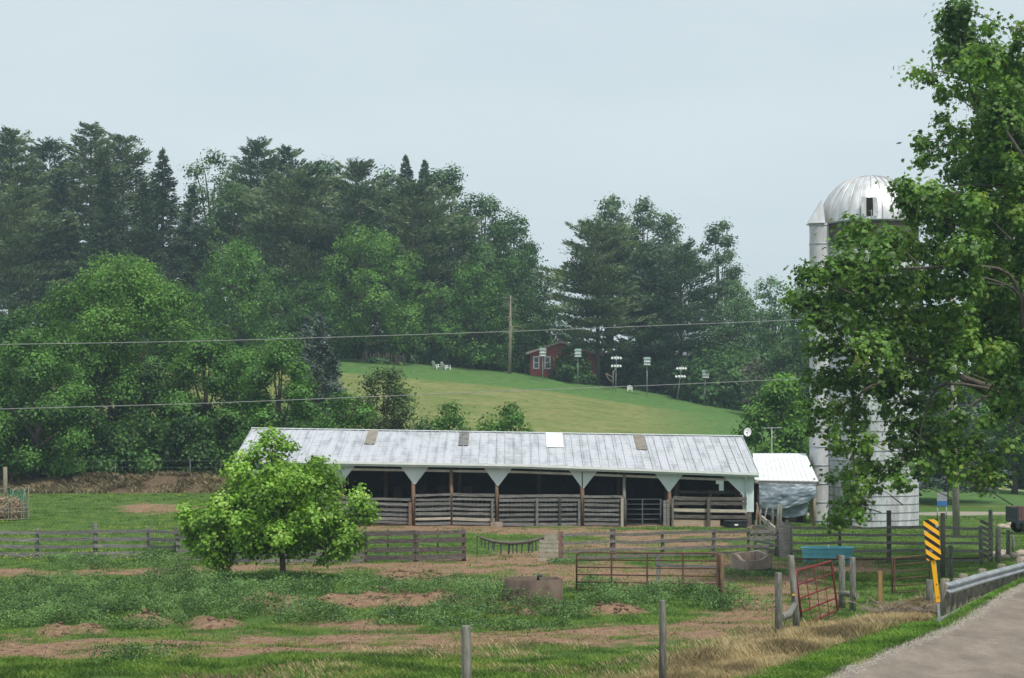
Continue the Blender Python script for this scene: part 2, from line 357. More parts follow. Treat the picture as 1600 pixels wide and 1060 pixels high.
def road():
    Ys = np.concatenate([np.arange(-60, 28, 4.), np.arange(28, 60, .25), np.arange(60, 110, 2.)])
    D = np.array([0, .15, .35, .6, 1, 1.8, 2.8, 3.8, 4.8, 5.8, 6.3])
    V = []
    for Y in Ys:
        for k, d in enumerate(D):
            off = (.22*(float(vn(Y*.7, 0.0, 61))-.5)+.10*(float(vn(Y*3, 0.0, 62))-.5)) if k < 2 else 0
            x = float(xe(Y))+(d+off)*1.118
            z = float(zroad(Y))+.0+.05*(1-((d-3.2)/3.2)**2)
            if k == 0: z -= .05
            V.append((x, Y, z))
    nd = len(D); Fc = [(i*nd+j, i*nd+j+1, (i+1)*nd+j+1, (i+1)*nd+j) for i in range(len(Ys)-1) for j in range(nd-1)]
    m = mat('worn_asphalt', (.13, .108, .088), (.235, .195, .16), 1.4, (1, .35, 1), .9, 0, .25, c3=(.18, .15, .123), detail=12)
    n = m.node_tree.nodes; l = m.node_tree.links
    t = n.new('ShaderNodeTexCoord'); z = n.new('ShaderNodeTexNoise'); z.inputs['Scale'].default_value = 45; z.inputs['Detail'].default_value = 2
    l.new(t.outputs['Object'], z.inputs['Vector']); b = n['Principled BSDF']; src = b.inputs['Base Color'].links[0].from_socket
    x = n.new('ShaderNodeMix'); x.data_type = 'RGBA'; x.blend_type = 'OVERLAY'; x.inputs[0].default_value = .85; l.new(src, x.inputs[6]); l.new(z.outputs[0], x.inputs[7])
    z2 = n.new('ShaderNodeTexNoise'); z2.inputs['Scale'].default_value = 1.3; mp = n.new('ShaderNodeMapping'); mp.inputs['Rotation'].default_value = (0, 0, R(-26)); mp.inputs['Scale'].default_value = (1, 3.2, 1)
    l.new(t.outputs['Object'], mp.inputs[0]); l.new(mp.outputs[0], z2.inputs['Vector'])
    rr = n.new('ShaderNodeMapRange'); rr.inputs[1].default_value = .66; rr.inputs[2].default_value = .74; l.new(z2.outputs[0], rr.inputs[0])
    y = n.new('ShaderNodeMix'); y.data_type = 'RGBA'; l.new(rr.outputs[0], y.inputs[0]); l.new(x.outputs[2], y.inputs[6]); y.inputs[7].default_value = (.13, .105, .09, 1)
    l.new(y.outputs[2], b.inputs['Base Color'])
    o = np_mesh('road', V, 4, m, faces=Fc, smooth=True); o['kind'] = 'structure'
road()
# ---------------------------------------------------------------- vegetation generators
def unit(a): return a/np.maximum(np.linalg.norm(a, axis=-1, keepdims=True), 1e-6)
def leaf_quads(C, Nn, size, rg, asp=.7):
    """pointed leaf-shaped faces (4 corners) at C facing Nn"""
    n = len(C); ref = unit(rg.normal(size=(n, 3))); a = unit(np.cross(Nn, ref)); b = np.cross(Nn, a)
    s = (size*rg.uniform(.6, 1.3, n))[:, None]
    V = np.stack([C-a*s*.5, C+b*s*asp*.5+a*s*.05, C+a*s*.5+Nn*s*.12, C-b*s*asp*.5+a*s*.05], 1)
    return V.reshape(-1, 3)
LOBE = np.array([(0, -.5), (.16, -.30), (.48, -.34), (.34, -.05), (.55, .2), (.22, .2), (0, .58), (-.22, .2), (-.55, .2), (-.34, -.05), (-.48, -.34), (-.16, -.30)])
def leaf_lobed(C, Nn, size, rg):
    n = len(C); ref = unit(rg.normal(size=(n, 3))+np.array([0, 0, -.8])); a = unit(ref-Nn*np.sum(ref*Nn, -1, keepdims=True)); b = np.cross(Nn, a)
    s = (size*rg.uniform(.55, 1.25, n))[:, None]
    V = np.stack([C+b*s*u+a*s*v-Nn*s*.35*(abs(u)+abs(v))**2 for u, v in LOBE], 1)
    return V.reshape(-1, 3)
def clusters(rg, blobs, n, per, spread, shell=.2, flatz=.7, upb=.5):
    B = np.asarray(blobs, float); wt = (B[:, 3]*B[:, 4]+B[:, 3]*B[:, 5]+B[:, 4]*B[:, 5]); 
    if B.shape[1] > 6: wt = wt*B[:, 6]
    nc = max(1, n//per)*2
    k = rg.choice(len(B), nc, p=wt/wt.sum()); u = unit(rg.normal(size=(nc, 3)))
    s = 1-np.abs(rg.normal(0, shell, nc)); s = np.clip(s, .15, 1.0)
    C = B[k, :3]+u*s[:, None]*B[k, 3:6]
    keep = np.ones(nc, bool)
    for j in range(len(B)):
        q = np.linalg.norm((C-B[j, :3])/B[j, 3:6], axis=1); keep &= ~((q < .68) & (k != j) & (rg.random(nc) < .8))
    keep = np.where(keep)[0][:max(1, n//per)]
    C = C[keep]; u = u[keep]
    m = len(C); pc = rg.poisson(per, m)+2
    idx = np.repeat(np.arange(m), pc)
    sp = spread*rg.uniform(.6, 1.4, m)[idx]
    off = rg.normal(size=(len(idx), 3))*np.array([1, 1, flatz])*sp[:, None]
    Nn = unit(u[idx]*.8+np.array([0, 0, upb])+rg.normal(size=(len(idx), 3))*.42+unit(off)*.35)
    return C[idx]+off, Nn
def trunk_mb(h, r, rg, lean=0, limbs=(), n=8, top=.15):
    mb = MB(); pts = []; rad = []
    ph = rg.uniform(0, 6)
    for i in range(8):
        t = i/7; pts.append((lean*t*h+.03*h*math.sin(ph+t*5)*t*(1-t)*2, .03*h*math.cos(ph+t*4)*t*(1-t)*2, h*t-.3*(i == 0)))
        rad.append(r*((1-t)*(1-top)+top)*(1.35 if i == 0 else 1))
    mb.tube(pts, rad, n)
    for q, rr in limbs:
        q = Vector(q); z0 = min(max(q.z*.55, h*.15), h*.85)*rg.uniform(.8, 1); t = z0/h
        a = Vector((lean*z0, 0, z0)); m1 = a.lerp(q, .4)+Vector((0, 0, .08*(q-a).length)); m2 = a.lerp(q, .75)+Vector((0, 0, .08*(q-a).length))
        mb.tube([a, m1, m2, q], [rr, rr*.7, rr*.4, rr*.12], 5)
    return mb
def broadleaf(h, r, label, loc, m, seed, nleaf=9000, ls=.34, cb=.15, K=24, name='leafy_tree', cat='tree', group=None, per=14, spread=.38, tm=None, br=(.25, .40), pw=.8, flare=.5):
    rg = np.random.default_rng(seed); root = thing(name, label, cat, loc, group)
    bl = []
    K = int(K*.5+5.0*h*(1-cb)/r) if h > 14 and K == 24 else K
    for i in range(K):
        t = (i+.5)/K; t = t*.94+.03; env = r*(math.sin(math.pi*(t**pw*.86+.10)))**.7
        a = i*2.399+rg.uniform(-.4, .4); rb = r*rg.uniform(*br)*(1.12-.45*t); rho = max(0, env-rb*.8)*rg.uniform(.65, 1.08)
        z = h*(cb+(1-cb)*t); z = min(z, h-rb*.75); z = max(z, rb*flare)
        bl.append((rho*math.cos(a), rho*math.sin(a), z, rb, rb, rb*rg.uniform(.65, .95)))
    C, Nn = clusters(rg, bl, nleaf, per, spread, shell=.15)
    C[:, 2] = np.maximum(C[:, 2], .1)
    np_mesh('crown', leaf_quads(C, Nn, ls, rg), 4, m, root)
    lim = [((b[0]*.9, b[1]*.9, b[2]), r*.035) for b in bl[::2]]
    mb = trunk_mb(h*.85, max(.06, h*.018), rg, limbs=lim); mb.v = [p+ORG[root.name] for p in mb.v]; mb.build('trunk', tm or BARK, root)
    return root
def conifer(h, r, label, loc, m, seed, kind='pine', dens=1.0, cb=.12, name='pine_tree', group=None, nl=None, thin=0, size=None):
    rg = np.random.default_rng(seed); root = thing(name, label, 'tree', loc, group)
    pine = kind == 'pine'; CC = []; DD = []; mb = MB()
    nbr = int(h*(8.5 if pine else 17)*(1 if h > 14 else 1.4)); side = rg.uniform(.75, 1.1, 6)
    for i in range(nbr):
        tt = (i+rg.uniform(0, 1))/nbr; tt = tt**(.92); z0 = (cb+(1-cb)*tt)*h; a = rg.uniform(0, 6.283)
        if pine:
            z0 = round(z0/1.25)*1.25+rg.normal(0, .26)
            env = r*min(1.0, 1.22*(1.03-tt**2.8)**.72)*(.70+.30*min(1, tt*4))*side[int(a*.95) % 6]
            Lb = env*rg.uniform(.5, 1.12)
        else: Lb = r*(1.02-tt)**.85*rg.uniform(.7, 1.08)
        Lb = max(Lb, .2); z0 = min(z0, h*.985)
        k = int(max(7, Lb*(26 if pine else 26)*dens*(1 if h > 14 else 1.5)))
        s = rg.uniform(.10, 1, k)**.7
        w_ = (.34 if pine else .24)*Lb*np.sin(np.clip(s*2.7, 0, 3.0))+.08
        lat = rg.normal(0, .55, k)*w_
        rise = (.06+.5*tt**3+rg.normal(0, .05) if pine else -.25+.25*tt); curl = (.10 if pine else .14)
        zz = z0+Lb*(rise*s+curl*s*s)+rg.normal(0, .13 if pine else .10, k)-(0 if pine else .35)*np.abs(lat)
        ca, sa = math.cos(a), math.sin(a); X = s*Lb
        CC.append(np.stack([X*ca-lat*sa, X*sa+lat*ca, zz], 1)); up = .55 if pine else .05
        DD.append(unit(np.stack([ca+0*s-np.sign(lat)*sa*.6, sa+0*s+np.sign(lat)*ca*.6, up+0*s], 1)+rg.normal(0, .4, (k, 3))))
        if Lb > 1.2 and i % 3 == 0: mb.tube([(0, 0, z0), (ca*Lb*.5, sa*Lb*.5, z0+Lb*rise*.5), (ca*Lb*.9, sa*Lb*.9, z0+Lb*(rise+curl)*.85)], [.06, .04, .015], 4, cap=False)
    k = 24; z = rg.uniform(.97, 1.0, k)*h; CC.append(np.stack([rg.normal(0, .10, k), rg.normal(0, .10, k), z], 1)); DD.append(unit(rg.normal(0, .5, (k, 3))+np.array([0, 0, 1.0])))
    C = np.concatenate(CC); D = np.concatenate(DD); n = len(C)
    side = unit(np.cross(D, rg.normal(size=(n, 3)))); sz = size or (.62 if kind == 'pine' else .42); sz = sz*(1 if h > 14 else .75)
    ln = sz*rg.uniform(.7, 1.3, n)[:, None]; wd = ln*(.24 if kind == 'pine' else .3)
    V = np.stack([C-D*ln*.5, C+side*wd*.5, C+D*ln*.5, C-side*wd*.5], 1).reshape(-1, 3)
    np_mesh('crown', V, 4, m, root)
    mb.tube([(0, 0, -.3), (0, 0, h*.5), (0, 0, h*.97)], [h*.014+.06, h*.009+.03, .03], 8)
    mb.v = [p+ORG[root.name] for p in mb.v]; mb.build('trunk', BARK, root)
    return root
G_BRIGHT = leafmat('bright_leaves', (.060, .160, .026), (.125, .255, .044), scale=.4)
G_MID = leafmat('mid_green_leaves', (0.051, 0.128, 0.024), (0.099, 0.222, 0.042), scale=.4)
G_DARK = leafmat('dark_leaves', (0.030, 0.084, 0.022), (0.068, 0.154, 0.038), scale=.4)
G_BLUE = leafmat('dull_green_leaves', (0.046, 0.106, 0.034), (0.093, 0.171, 0.052), scale=.4)
G_POP = leafmat('pale_poplar_leaves', (0.057, 0.115, 0.046), (0.115, 0.196, 0.086), scale=.4)
G_PINE = leafmat('pine_needles', (0.036, 0.081, 0.044), (0.102, 0.165, 0.086), trans=.12, scale=.3)
G_PINEL = leafmat('light_pine_needles', (0.055, 0.103, 0.055), (0.162, 0.214, 0.105), trans=.12, scale=.3)
G_SPR = leafmat('spruce_needles', (0.025, 0.059, 0.030), (0.064, 0.109, 0.049), trans=.08, scale=.3)
G_BSPR = leafmat('blue_spruce_needles', (0.052, 0.086, 0.075), (0.149, 0.201, 0.178), trans=.08, scale=.5)
G_YOUNG = leafmat('young_tree_leaves', (.15, .31, .03), (.215, .39, .05), warm=(.42, .55, .16), scale=1.0, gloss=.35)
G_SYC = leafmat('sycamore_leaves', (.075, .17, .022), (.115, .235, .034), warm=(.24, .30, .05), scale=.6, gloss=.35)
# ---------------------------------------------------------------- trees, far to near
def place(px, Y): x = (px-800)/F*Y; return Vector((x, Y, gz(x, Y)-.15))
def T(kind, px, top, wpx, Y, label, m=None, seed=None, **k):
    """a tree whose trunk stands at the photograph's column px, Y metres away, its top and width as seen"""
    o = place(px, Y); h = EYE+(HZ-top)/F*Y-o.z; r = wpx/F*Y/2*1.08
    seed = seed if seed is not None else int(px*13+top*7+Y) % 99991
    if k.get('group') == SK: r *= 1.3
    if kind == 'b':
        area = r*(h*.5+r)
        ls = k.pop('ls', .0014*Y+.07)*.85; nl = k.pop('nleaf', int(min(42000, 15*area/(ls*ls)+2500)))
        return broadleaf(h, r, label, o, m or G_MID, seed, nleaf=nl, ls=ls, spread=k.pop('spread', .22+ls*.6), **k)
    if kind == 'p': return conifer(h, r, label, o, m or G_PINE, seed, 'pine', **k)
    if kind == 's': return conifer(h, r, label, o, m or G_SPR, seed, 'spruce', name='spruce_tree', **k)
SK = 'trees of the wooded hilltop'
# skyline of the big wood, left to right
T('p', -35, 225, 120, 240, 'pine cut by the left edge of the photo on the wooded skyline', cb=.25, group=SK)
T('p', 18, 206, 100, 236, 'tall feathery pine second from the left edge on the skyline', G_PINEL, cb=.3, group=SK)
T('p', 78, 222, 110, 243, 'pine rounding the skyline between the left edge pine and the tallest pine', cb=.2, group=SK)
T('p', 142, 196, 96, 238, 'tallest pine of the left wood with a tufted tip', G_PINEL, cb=.25, group=SK)
T('p', 192, 213, 100, 244, 'pale pine right of the tallest pine, above the big bright tree', G_PINEL, cb=.2, group=SK)
T('s', 254, 232, 120, 234, 'dark pointed spruce on the skyline above the big bright tree', cb=.1, group=SK)
T('b', 335, 238, 110, 246, 'thin airy leafy tree on the skyline between dark spruce and twin pines', G_BLUE, cb=.4, br=(.16, .28), K=24, nleaf=9000, group=SK)
T('p', 402, 222, 100, 240, 'left of twin dark pines on the skyline', G_PINE, cb=.2, group=SK)
T('p', 448, 230, 90, 246, 'right of twin dark pines on the skyline', G_PINE, cb=.2, group=SK)
T('b', 506, 249, 96, 244, 'dark round leafy top on the skyline right of the twin pines', G_DARK, cb=.3, group=SK)
T('p', 556, 254, 120, 234, 'broad feathery pine on the skyline left of the twin tipped spruce', G_PINEL, cb=.2, group=SK)
T('b', 610, 262, 90, 245, 'dark leafy tree tucked left of the twin tipped spruce on the skyline', G_DARK, cb=.3, group=SK)
T('s', 634, 242, 86, 240, 'left tip of the twin tipped spruce on the skyline', cb=.2, group=SK)
T('s', 664, 248, 80, 243, 'right tip of the twin tipped spruce on the skyline', cb=.2, group=SK)
T('b', 693, 262, 110, 238, 'leafy tree with ragged twigs right of the twin tipped spruce', G_DARK, cb=.3, br=(.2, .34), K=22, group=SK)
T('b', 752, 300, 110, 236, 'dark leafy tree where the skyline steps down to the right', G_DARK, cb=.2, group=SK)
T('b', 797, 340, 96, 240, 'dark rounded tree second from the right end of the big wood', G_DARK, cb=.15, group=SK)
T('b', 822, 378, 64, 246, 'dark round tree at the right end of the big wood beside the sky gap', G_DARK, cb=.1, group=SK)
# second row
T('p', 20, 300, 150, 226, 'drooping pine at the left edge below the skyline', G_PINEL, cb=.2, group=SK)
T('s', 92, 268, 130, 228, 'dense dark spruce below the tallest pine, left of the big bright tree', cb=.08, group=SK)
T('s', 165, 262, 120, 225, 'dark spruce right behind the crown of the big bright tree', cb=.08, group=SK)
T('s', 225, 285, 110, 226, 'dark spruce wall left of the round maple', cb=.05, group=SK)
T('s', 300, 292, 110, 228, 'dark spruce just above left of the round maple', cb=.05, group=SK)
T('b', 362, 285, 110, 232, 'leafy tree high behind the round maple', G_BLUE, cb=.1, group=SK)
T('p', 468, 270, 140, 224, 'large layered pine with pale flat boughs right of the round maple', G_PINEL, cb=.22, group=SK)
T('p', 425, 320, 110, 226, 'pine with layered boughs directly right behind the round maple', G_PINEL, cb=.1, group=SK)
T('p', 560, 300, 150, 226, 'pine behind the sunlit maple in the middle of the wood', G_PINE, cb=.15, group=SK)
T('p', 645, 288, 160, 226, 'wide grey green pine below the twin tipped spruce', G_PINEL, cb=.12, group=SK)
T('b', 710, 330, 120, 230, 'dark leafy tree between the wide grey green pine and the steps of skyline', G_DARK, cb=.05, group=SK)
T('b', 770, 385, 120, 226, 'dark leafy tree low at the right side of the big wood', G_DARK, cb=.05, group=SK)
T('b', 796, 450, 60, 232, 'dark tree filling the gap left of the red house', G_DARK, cb=.03, group=SK)
# third row on the meadow rim
T('b', 366, 371, 142, 188, 'round full maple on the hill right of the big bright tree', G_MID, seed=5, cb=.1, ls=.34)
T('b', 572, 357, 205, 219, 'sunlit spreading maple in the middle of the wood above the garden stakes', G_BRIGHT, seed=9, cb=.1, ls=.34, br=(.18, .32), K=30)
T('b', 742, 414, 140, 221, 'mid green leafy tree on the rim above the white lawn chairs', G_MID, cb=.04, ls=.34)
T('b', 690, 470, 110, 222, 'smaller leafy tree between the sunlit maple and the bare dead trunk', G_BLUE, cb=.02, ls=.34)
T('b', 480, 440, 100, 210, 'dark leafy tree behind the blue spruce', G_DARK, cb=.05)
T('b', 640, 500, 90, 222, 'low dark thicket tree behind the garden stakes', G_DARK, cb=.0)
T('b', 430, 420, 110, 205, 'dark tree right below the round maple', G_DARK, cb=.05)
# centre grove around the red house
T('b', 866, 480, 60, 244, 'low dark tree behind the red house roof in the sky gap', G_DARK, cb=.0)
T('b', 952, 307, 78, 250, 'left of the three pale poplar tops behind the grove', G_POP, cb=.35, br=(.26, .42), group='pale poplars behind the grove')
T('b', 1004, 309, 72, 255, 'middle of the three pale poplar tops behind the grove', G_POP, cb=.35, br=(.26, .42), group='pale poplars behind the grove')
T('b', 1042, 330, 66, 250, 'right of the three close pale poplar tops behind the grove', G_POP, cb=.35, br=(.26, .42), group='pale poplars behind the grove')
T('b', 1122, 342, 96, 248, 'loose open poplar with sky showing through, right of the grove', G_POP, cb=.3, br=(.18, .27), K=22, nleaf=9000)
T('p', 934, 352, 175, 217.5, 'big spreading pine shading the red house', G_PINEL, seed=3, cb=.24, dens=1.2)
T('p', 1000, 385, 140, 229, 'dark green pine in the heart of the grove', G_PINE, cb=.08, dens=1.2)
T('p', 1064, 386, 170, 225, 'wide low boughed pine behind the tilted gourd rack', G_PINE, seed=8, cb=.03, dens=1.3)
T('p', 1010, 470, 120, 223, 'low bushy pine behind the white plastic chair', G_PINE, seed=11, cb=.02, dens=1.2)
T('b', 1150, 432, 110, 300, 'rounded distant tree below the open poplar', G_MID, cb=.0)
T('b', 1205, 431, 110, 310, 'rounded distant tree between open poplar and silo', G_MID, cb=.0)
T('b', 1258, 440, 100, 300, 'rounded distant tree touching the left side of the silo', G_MID, cb=.0)
T('b', 1150, 470, 100, 234, 'dark tree at the right shoulder of the meadow hill', G_DARK, cb=.0, ls=.34)
T('b', 1208, 480, 110, 222, 'dark tree between the hill shoulder and the silo', G_DARK, cb=.0, ls=.34)
T('b', 1265, 470, 110, 205, 'dark tree close behind the left side of the silo', G_DARK, cb=.0, ls=.34)
T('b', 1225, 530, 90, 205, 'lower dark tree left of the silo behind the roundish bush', G_BLUE, cb=.0, ls=.34)
T('b', 893, 541, 60, 216.5, 'dark shrub growing against the front of the red house', G_DARK, cb=.0, name='house_shrub', cat='shrub', ls=.4)
T('b', 1180, 556, 50, 205, 'grey twiggy half bare small tree below the dark trees left of the silo', leafmat('grey_twigs', (.08, .09, .07), (.15, .16, .12)), cb=.1, ls=.3, nleaf=1800, br=(.15, .3))
# trees right of the silo
T('s', 1478, 560, 200, 128, 'silvery blue spruce behind the grey utility pole', G_BSPR, seed=21, cb=.16)
T('b', 1585, 520, 170, 142, 'light green leafy tree behind the wagon at the right edge', G_MID, cb=.25)
T('b', 1512, 480, 170, 172, 'tall dark tree with a straight trunk behind the spruce, right of the silo', G_DARK, cb=.28)
T('b', 1428, 520, 140, 168, 'dark tree beside the right wall of the silo', G_DARK, cb=.28)
T('b', 1600, 470, 200, 185, 'dark tree far back at the right edge of the photo', G_DARK, cb=.1)
T('b', 1690, 450, 200, 160, 'dark leafy tree beyond the right edge of the photo', G_DARK, cb=.1)
# belt of trees along the paddock bank, left
T('b', 186, 402, 262, 134, 'biggest bright green tree above the paddock bank at left', G_BRIGHT, seed=31, cb=.3, ls=.25, nleaf=44000, br=(.2, .34), K=30)
T('b', 22, 480, 120, 138, 'dark tree left of the big bright tree at the photo edge', G_DARK, cb=.1, ls=.25, K=17, br=(.22, .38))
T('b', 60, 515, 190, 123, 'wide leafy tree with hanging boughs above the wooden pole at left', G_MID, seed=33, cb=.02, ls=.25, nleaf=30000, K=24, br=(.17, .30))
T('b', -50, 540, 130, 126, 'leafy tree mostly outside the left edge of the photo', G_MID, cb=.05, K=17, br=(.22, .38))
T('b', 172, 545, 130, 130, 'shaded tree below the big bright tree', G_MID, cb=.04, ls=.25, K=17, br=(.22, .38))
T('b', 232, 570, 80, 130, 'shaded slim tree left of the gap that shows the pasture', G_DARK, cb=.1, ls=.25, K=17, br=(.22, .38))
T('b', 322, 520, 140, 130, 'leafy tree right of the pasture gap below the round maple', G_MID, cb=.04, ls=.25, nleaf=26000, K=17, br=(.22, .38))
T('b', 385, 545, 110, 128, 'leafy tree behind the left end of the barn roof', G_MID, cb=.02, ls=.25, K=17, br=(.22, .38))
T('b', 436, 528, 120, 121, 'leafy tree left of the blue spruce behind the barn', G_MID, seed=37, cb=.02, ls=.25, nleaf=24000, K=17, br=(.22, .38))
T('s', 500, 490, 125, 140, 'blue spruce rising behind the barn roof', G_BSPR, seed=39, cb=.03, dens=1.2)
T('s', 480, 494, 85, 142, 'thin second blue spruce tip beside the larger blue spruce', G_BSPR, seed=41, cb=.03)
T('b', 600, 572, 118, 122, 'airy pale green bush tree behind the barn ridge below the meadow', leafmat('airy_leaves', (.06, .11, .035), (.115, .17, .06)), cb=.05, ls=.26, nleaf=13000, br=(.17, .30), K=28)
T('b', 540, 610, 100, 119, 'bushy tree between the blue spruce and the airy bush, behind the barn', G_MID, cb=.0, ls=.3, K=17, br=(.22, .38))
for i, (a, b, c, lab) in enumerate([(660, 652, 70, 'low grey green bush left of the round dark green bush on the barn ridge'), (703, 628, 72, 'dense dark green bush showing above the barn ridge'), (798, 632, 84, 'bright green bush alone above the middle of the barn ridge'), (760, 655, 50, 'low bush between the two round bushes behind the ridge')]):
    T('b', a, b, c, 119, lab, G_BLUE if i == 0 else G_MID, cb=.0, ls=.27, name='round_bush', cat='bush', K=12, seed=50+i)
T('b', 1218, 592, 116, 117, 'leafy tree between the barn end and the silo', G_BRIGHT, cb=.0, ls=.3, seed=57, nleaf=22000, K=17, br=(.22, .38))
T('b', 1275, 650, 90, 120, 'leafy tree tucked behind the left foot of the silo', G_MID, cb=.0, ls=.3, K=17, br=(.22, .38))
for i, (a, b, c, lab) in enumerate([(10, 690, 110, 'shrub at the photo edge above the bank'), (100, 672, 110, 'dark shrub on the bank below the wide leafy tree'), (165, 668, 95, 'shrub on the bank left of the wild hedge'), (228, 655, 110, 'round leafy shrub in the middle of the wild hedge on the bank'), (292, 650, 110, 'leafy shrub right of the hedge middle'), (350, 640, 100, 'tall shrub where the hedge meets the barn'), (412, 660, 100, 'shrub hidden partly by the left end of the barn')]):
    T('b', a, b, c, 125.0+.8*(i % 2), lab, G_MID if i % 2 else G_DARK, cb=.0, ls=.3, name='hedge_shrub', cat='shrub', K=12, seed=70+i, group='shrubs on the paddock bank')
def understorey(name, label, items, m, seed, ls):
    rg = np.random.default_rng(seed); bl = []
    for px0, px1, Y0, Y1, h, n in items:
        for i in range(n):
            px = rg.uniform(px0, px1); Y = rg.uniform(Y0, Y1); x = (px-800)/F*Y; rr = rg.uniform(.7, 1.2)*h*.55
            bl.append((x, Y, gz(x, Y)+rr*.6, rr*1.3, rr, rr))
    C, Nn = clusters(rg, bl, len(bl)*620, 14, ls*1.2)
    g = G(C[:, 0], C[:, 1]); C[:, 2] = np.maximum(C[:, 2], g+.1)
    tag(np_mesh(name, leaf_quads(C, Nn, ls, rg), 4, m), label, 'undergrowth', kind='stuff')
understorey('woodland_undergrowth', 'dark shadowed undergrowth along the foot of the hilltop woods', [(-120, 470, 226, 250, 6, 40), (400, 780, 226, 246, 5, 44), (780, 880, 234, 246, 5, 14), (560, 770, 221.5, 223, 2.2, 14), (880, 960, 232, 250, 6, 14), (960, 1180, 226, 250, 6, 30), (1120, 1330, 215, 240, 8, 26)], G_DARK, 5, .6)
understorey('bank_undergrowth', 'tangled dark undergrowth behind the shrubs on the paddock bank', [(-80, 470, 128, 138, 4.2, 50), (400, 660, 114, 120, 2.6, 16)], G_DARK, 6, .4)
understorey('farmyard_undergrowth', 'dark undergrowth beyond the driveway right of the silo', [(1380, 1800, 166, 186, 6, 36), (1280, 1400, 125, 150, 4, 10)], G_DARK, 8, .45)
# dead conifer trunk
def dead_tree():
    o = place(796, 217); h = EYE+(HZ-462)/F*217-o.z; rg = random.Random(3)
    t = thing('dead_tree', 'bare dead conifer trunk with short broken branches left of the red house', 'tree', o)
    mb = MB(); mb.tube([o, o+Vector((.1, 0, h*.5)), o+Vector((.15, 0, h))], [.26, .19, .06], 8); mb.build('trunk', PALEBARK, t)
    mb = MB()
    for i in range(34):
        z = h*(.45+.53*rg.random()); a = rg.uniform(0, 6.28); l = rg.uniform(.5, 2.2)*(1.2-.5*z/h); p = o+Vector((.12, 0, z))
        mb.tube([p, p+Vector((math.cos(a)*l*.6, math.sin(a)*l*.6, .05)), p+Vector((math.cos(a)*l, math.sin(a)*l, .05-.25*l))], [.05, .03, .01], 4)
    mb.build('branches', PALEBARK, t)
dead_tree()
# ---------------------------------------------------------------- red house on the hill
def house():
    Y = 219.0; a = P(829, 583, Y); zb = gz(a.x, Y)-.8; zf = EYE+(HZ-583)/F*Y
    zb = zf-.6
    x0 = P(829, 0, Y).x; x1 = P(938, 0, Y).x; xr = P(876, 0, Y).x; xg = P(923, 0, Y).x
    ze = EYE+(HZ-552)/F*Y; zr = EYE+(HZ-536)/F*Y
    RED = mat('red_painted_boards', (.26, .055, .05), (.36, .085, .075), 1.2, (1, 1, 14), .8)
    WH = mat('white_window_paint', (.7, .72, .72), (.78, .8, .8), 2)
    ROOFB = mat('brown_shingles', (.10, .08, .075), (.17, .14, .125), 3)
    GL = mat('dark_window_glass', (.05, .07, .09), rough=.15, spec=.6)
    t = thing('red_house', 'small red gabled house half hidden by the spreading pine on the hill', 'house', (x0, Y, zb))
    D = 7
    mb = MB(); mb.prism([(x0, Y, zb), (xg, Y, zb), (xg, Y, ze), (xr, Y, zr), (x0, Y, ze)], (0, D, 0)); mb.build('wall', RED, t)
    mb = MB(); mb.box(((xg+x1)/2+.01, Y+D/2+.5, (zb+ze-.3)/2), (x1-xg, D-1, ze-.3-zb)); mb.build('side_wing', RED, t)
    o = .55; sl = (zr-ze)/(xr-x0)
    mb = MB()
    for s, xa in ((1, x0), (-1, xg)):
        xo = xa-s*o; zo = ze-o*sl
        mb.prism([(xo, Y-o, zo), (xr, Y-o, zr), (xr, Y-o, zr+.22), (xo, Y-o, zo+.22)], (0, D+2*o, 0))
    mb.prism([(xg, Y+.2, ze-.4), (xg, Y+.2+D/2, ze+.5), (xg, Y+D-.2, ze-.4)], (x1-xg+.4, 0, 0))
    mb.build('roof', ROOFB, t)
    mb = MB(); mb.bar((x0-o, Y-o-.05, ze-o*sl+.1), (xr, Y-o-.05, zr+.1), .08, .26); mb.bar((xg+o, Y-o-.05, ze-o*sl+.1), (xr, Y-o-.05, zr+.1), .08, .26); mb.build('rake_trim', mat('weathered_trim', (.3, .22, .2), (.38, .3, .28)), t)
    for pa, pb in ((834, 842), (851.5, 859.5)):
        A = P(pa, 576, Y); B = P(pb, 558, Y); f = MB()
        for q, d in ((((A.x+B.x)/2, Y-.06, A.z), (B.x-A.x+.2, .1, .14)), (((A.x+B.x)/2, Y-.06, B.z), (B.x-A.x+.2, .1, .14)), ((A.x, Y-.06, (A.z+B.z)/2), (.13, .1, B.z-A.z)), ((B.x, Y-.06, (A.z+B.z)/2), (.13, .1, B.z-A.z)), (((A.x+B.x)/2, Y-.05, (A.z+B.z)/2), (B.x-A.x, .06, .07))): f.box(q, d)
        fo = f.build('window', WH, t); g = MB(); g.box(((A.x+B.x)/2, Y-.02, (A.z+B.z)/2), (B.x-A.x-.1, .03, B.z-A.z-.1)); g.build('pane', GL, fo)
house()
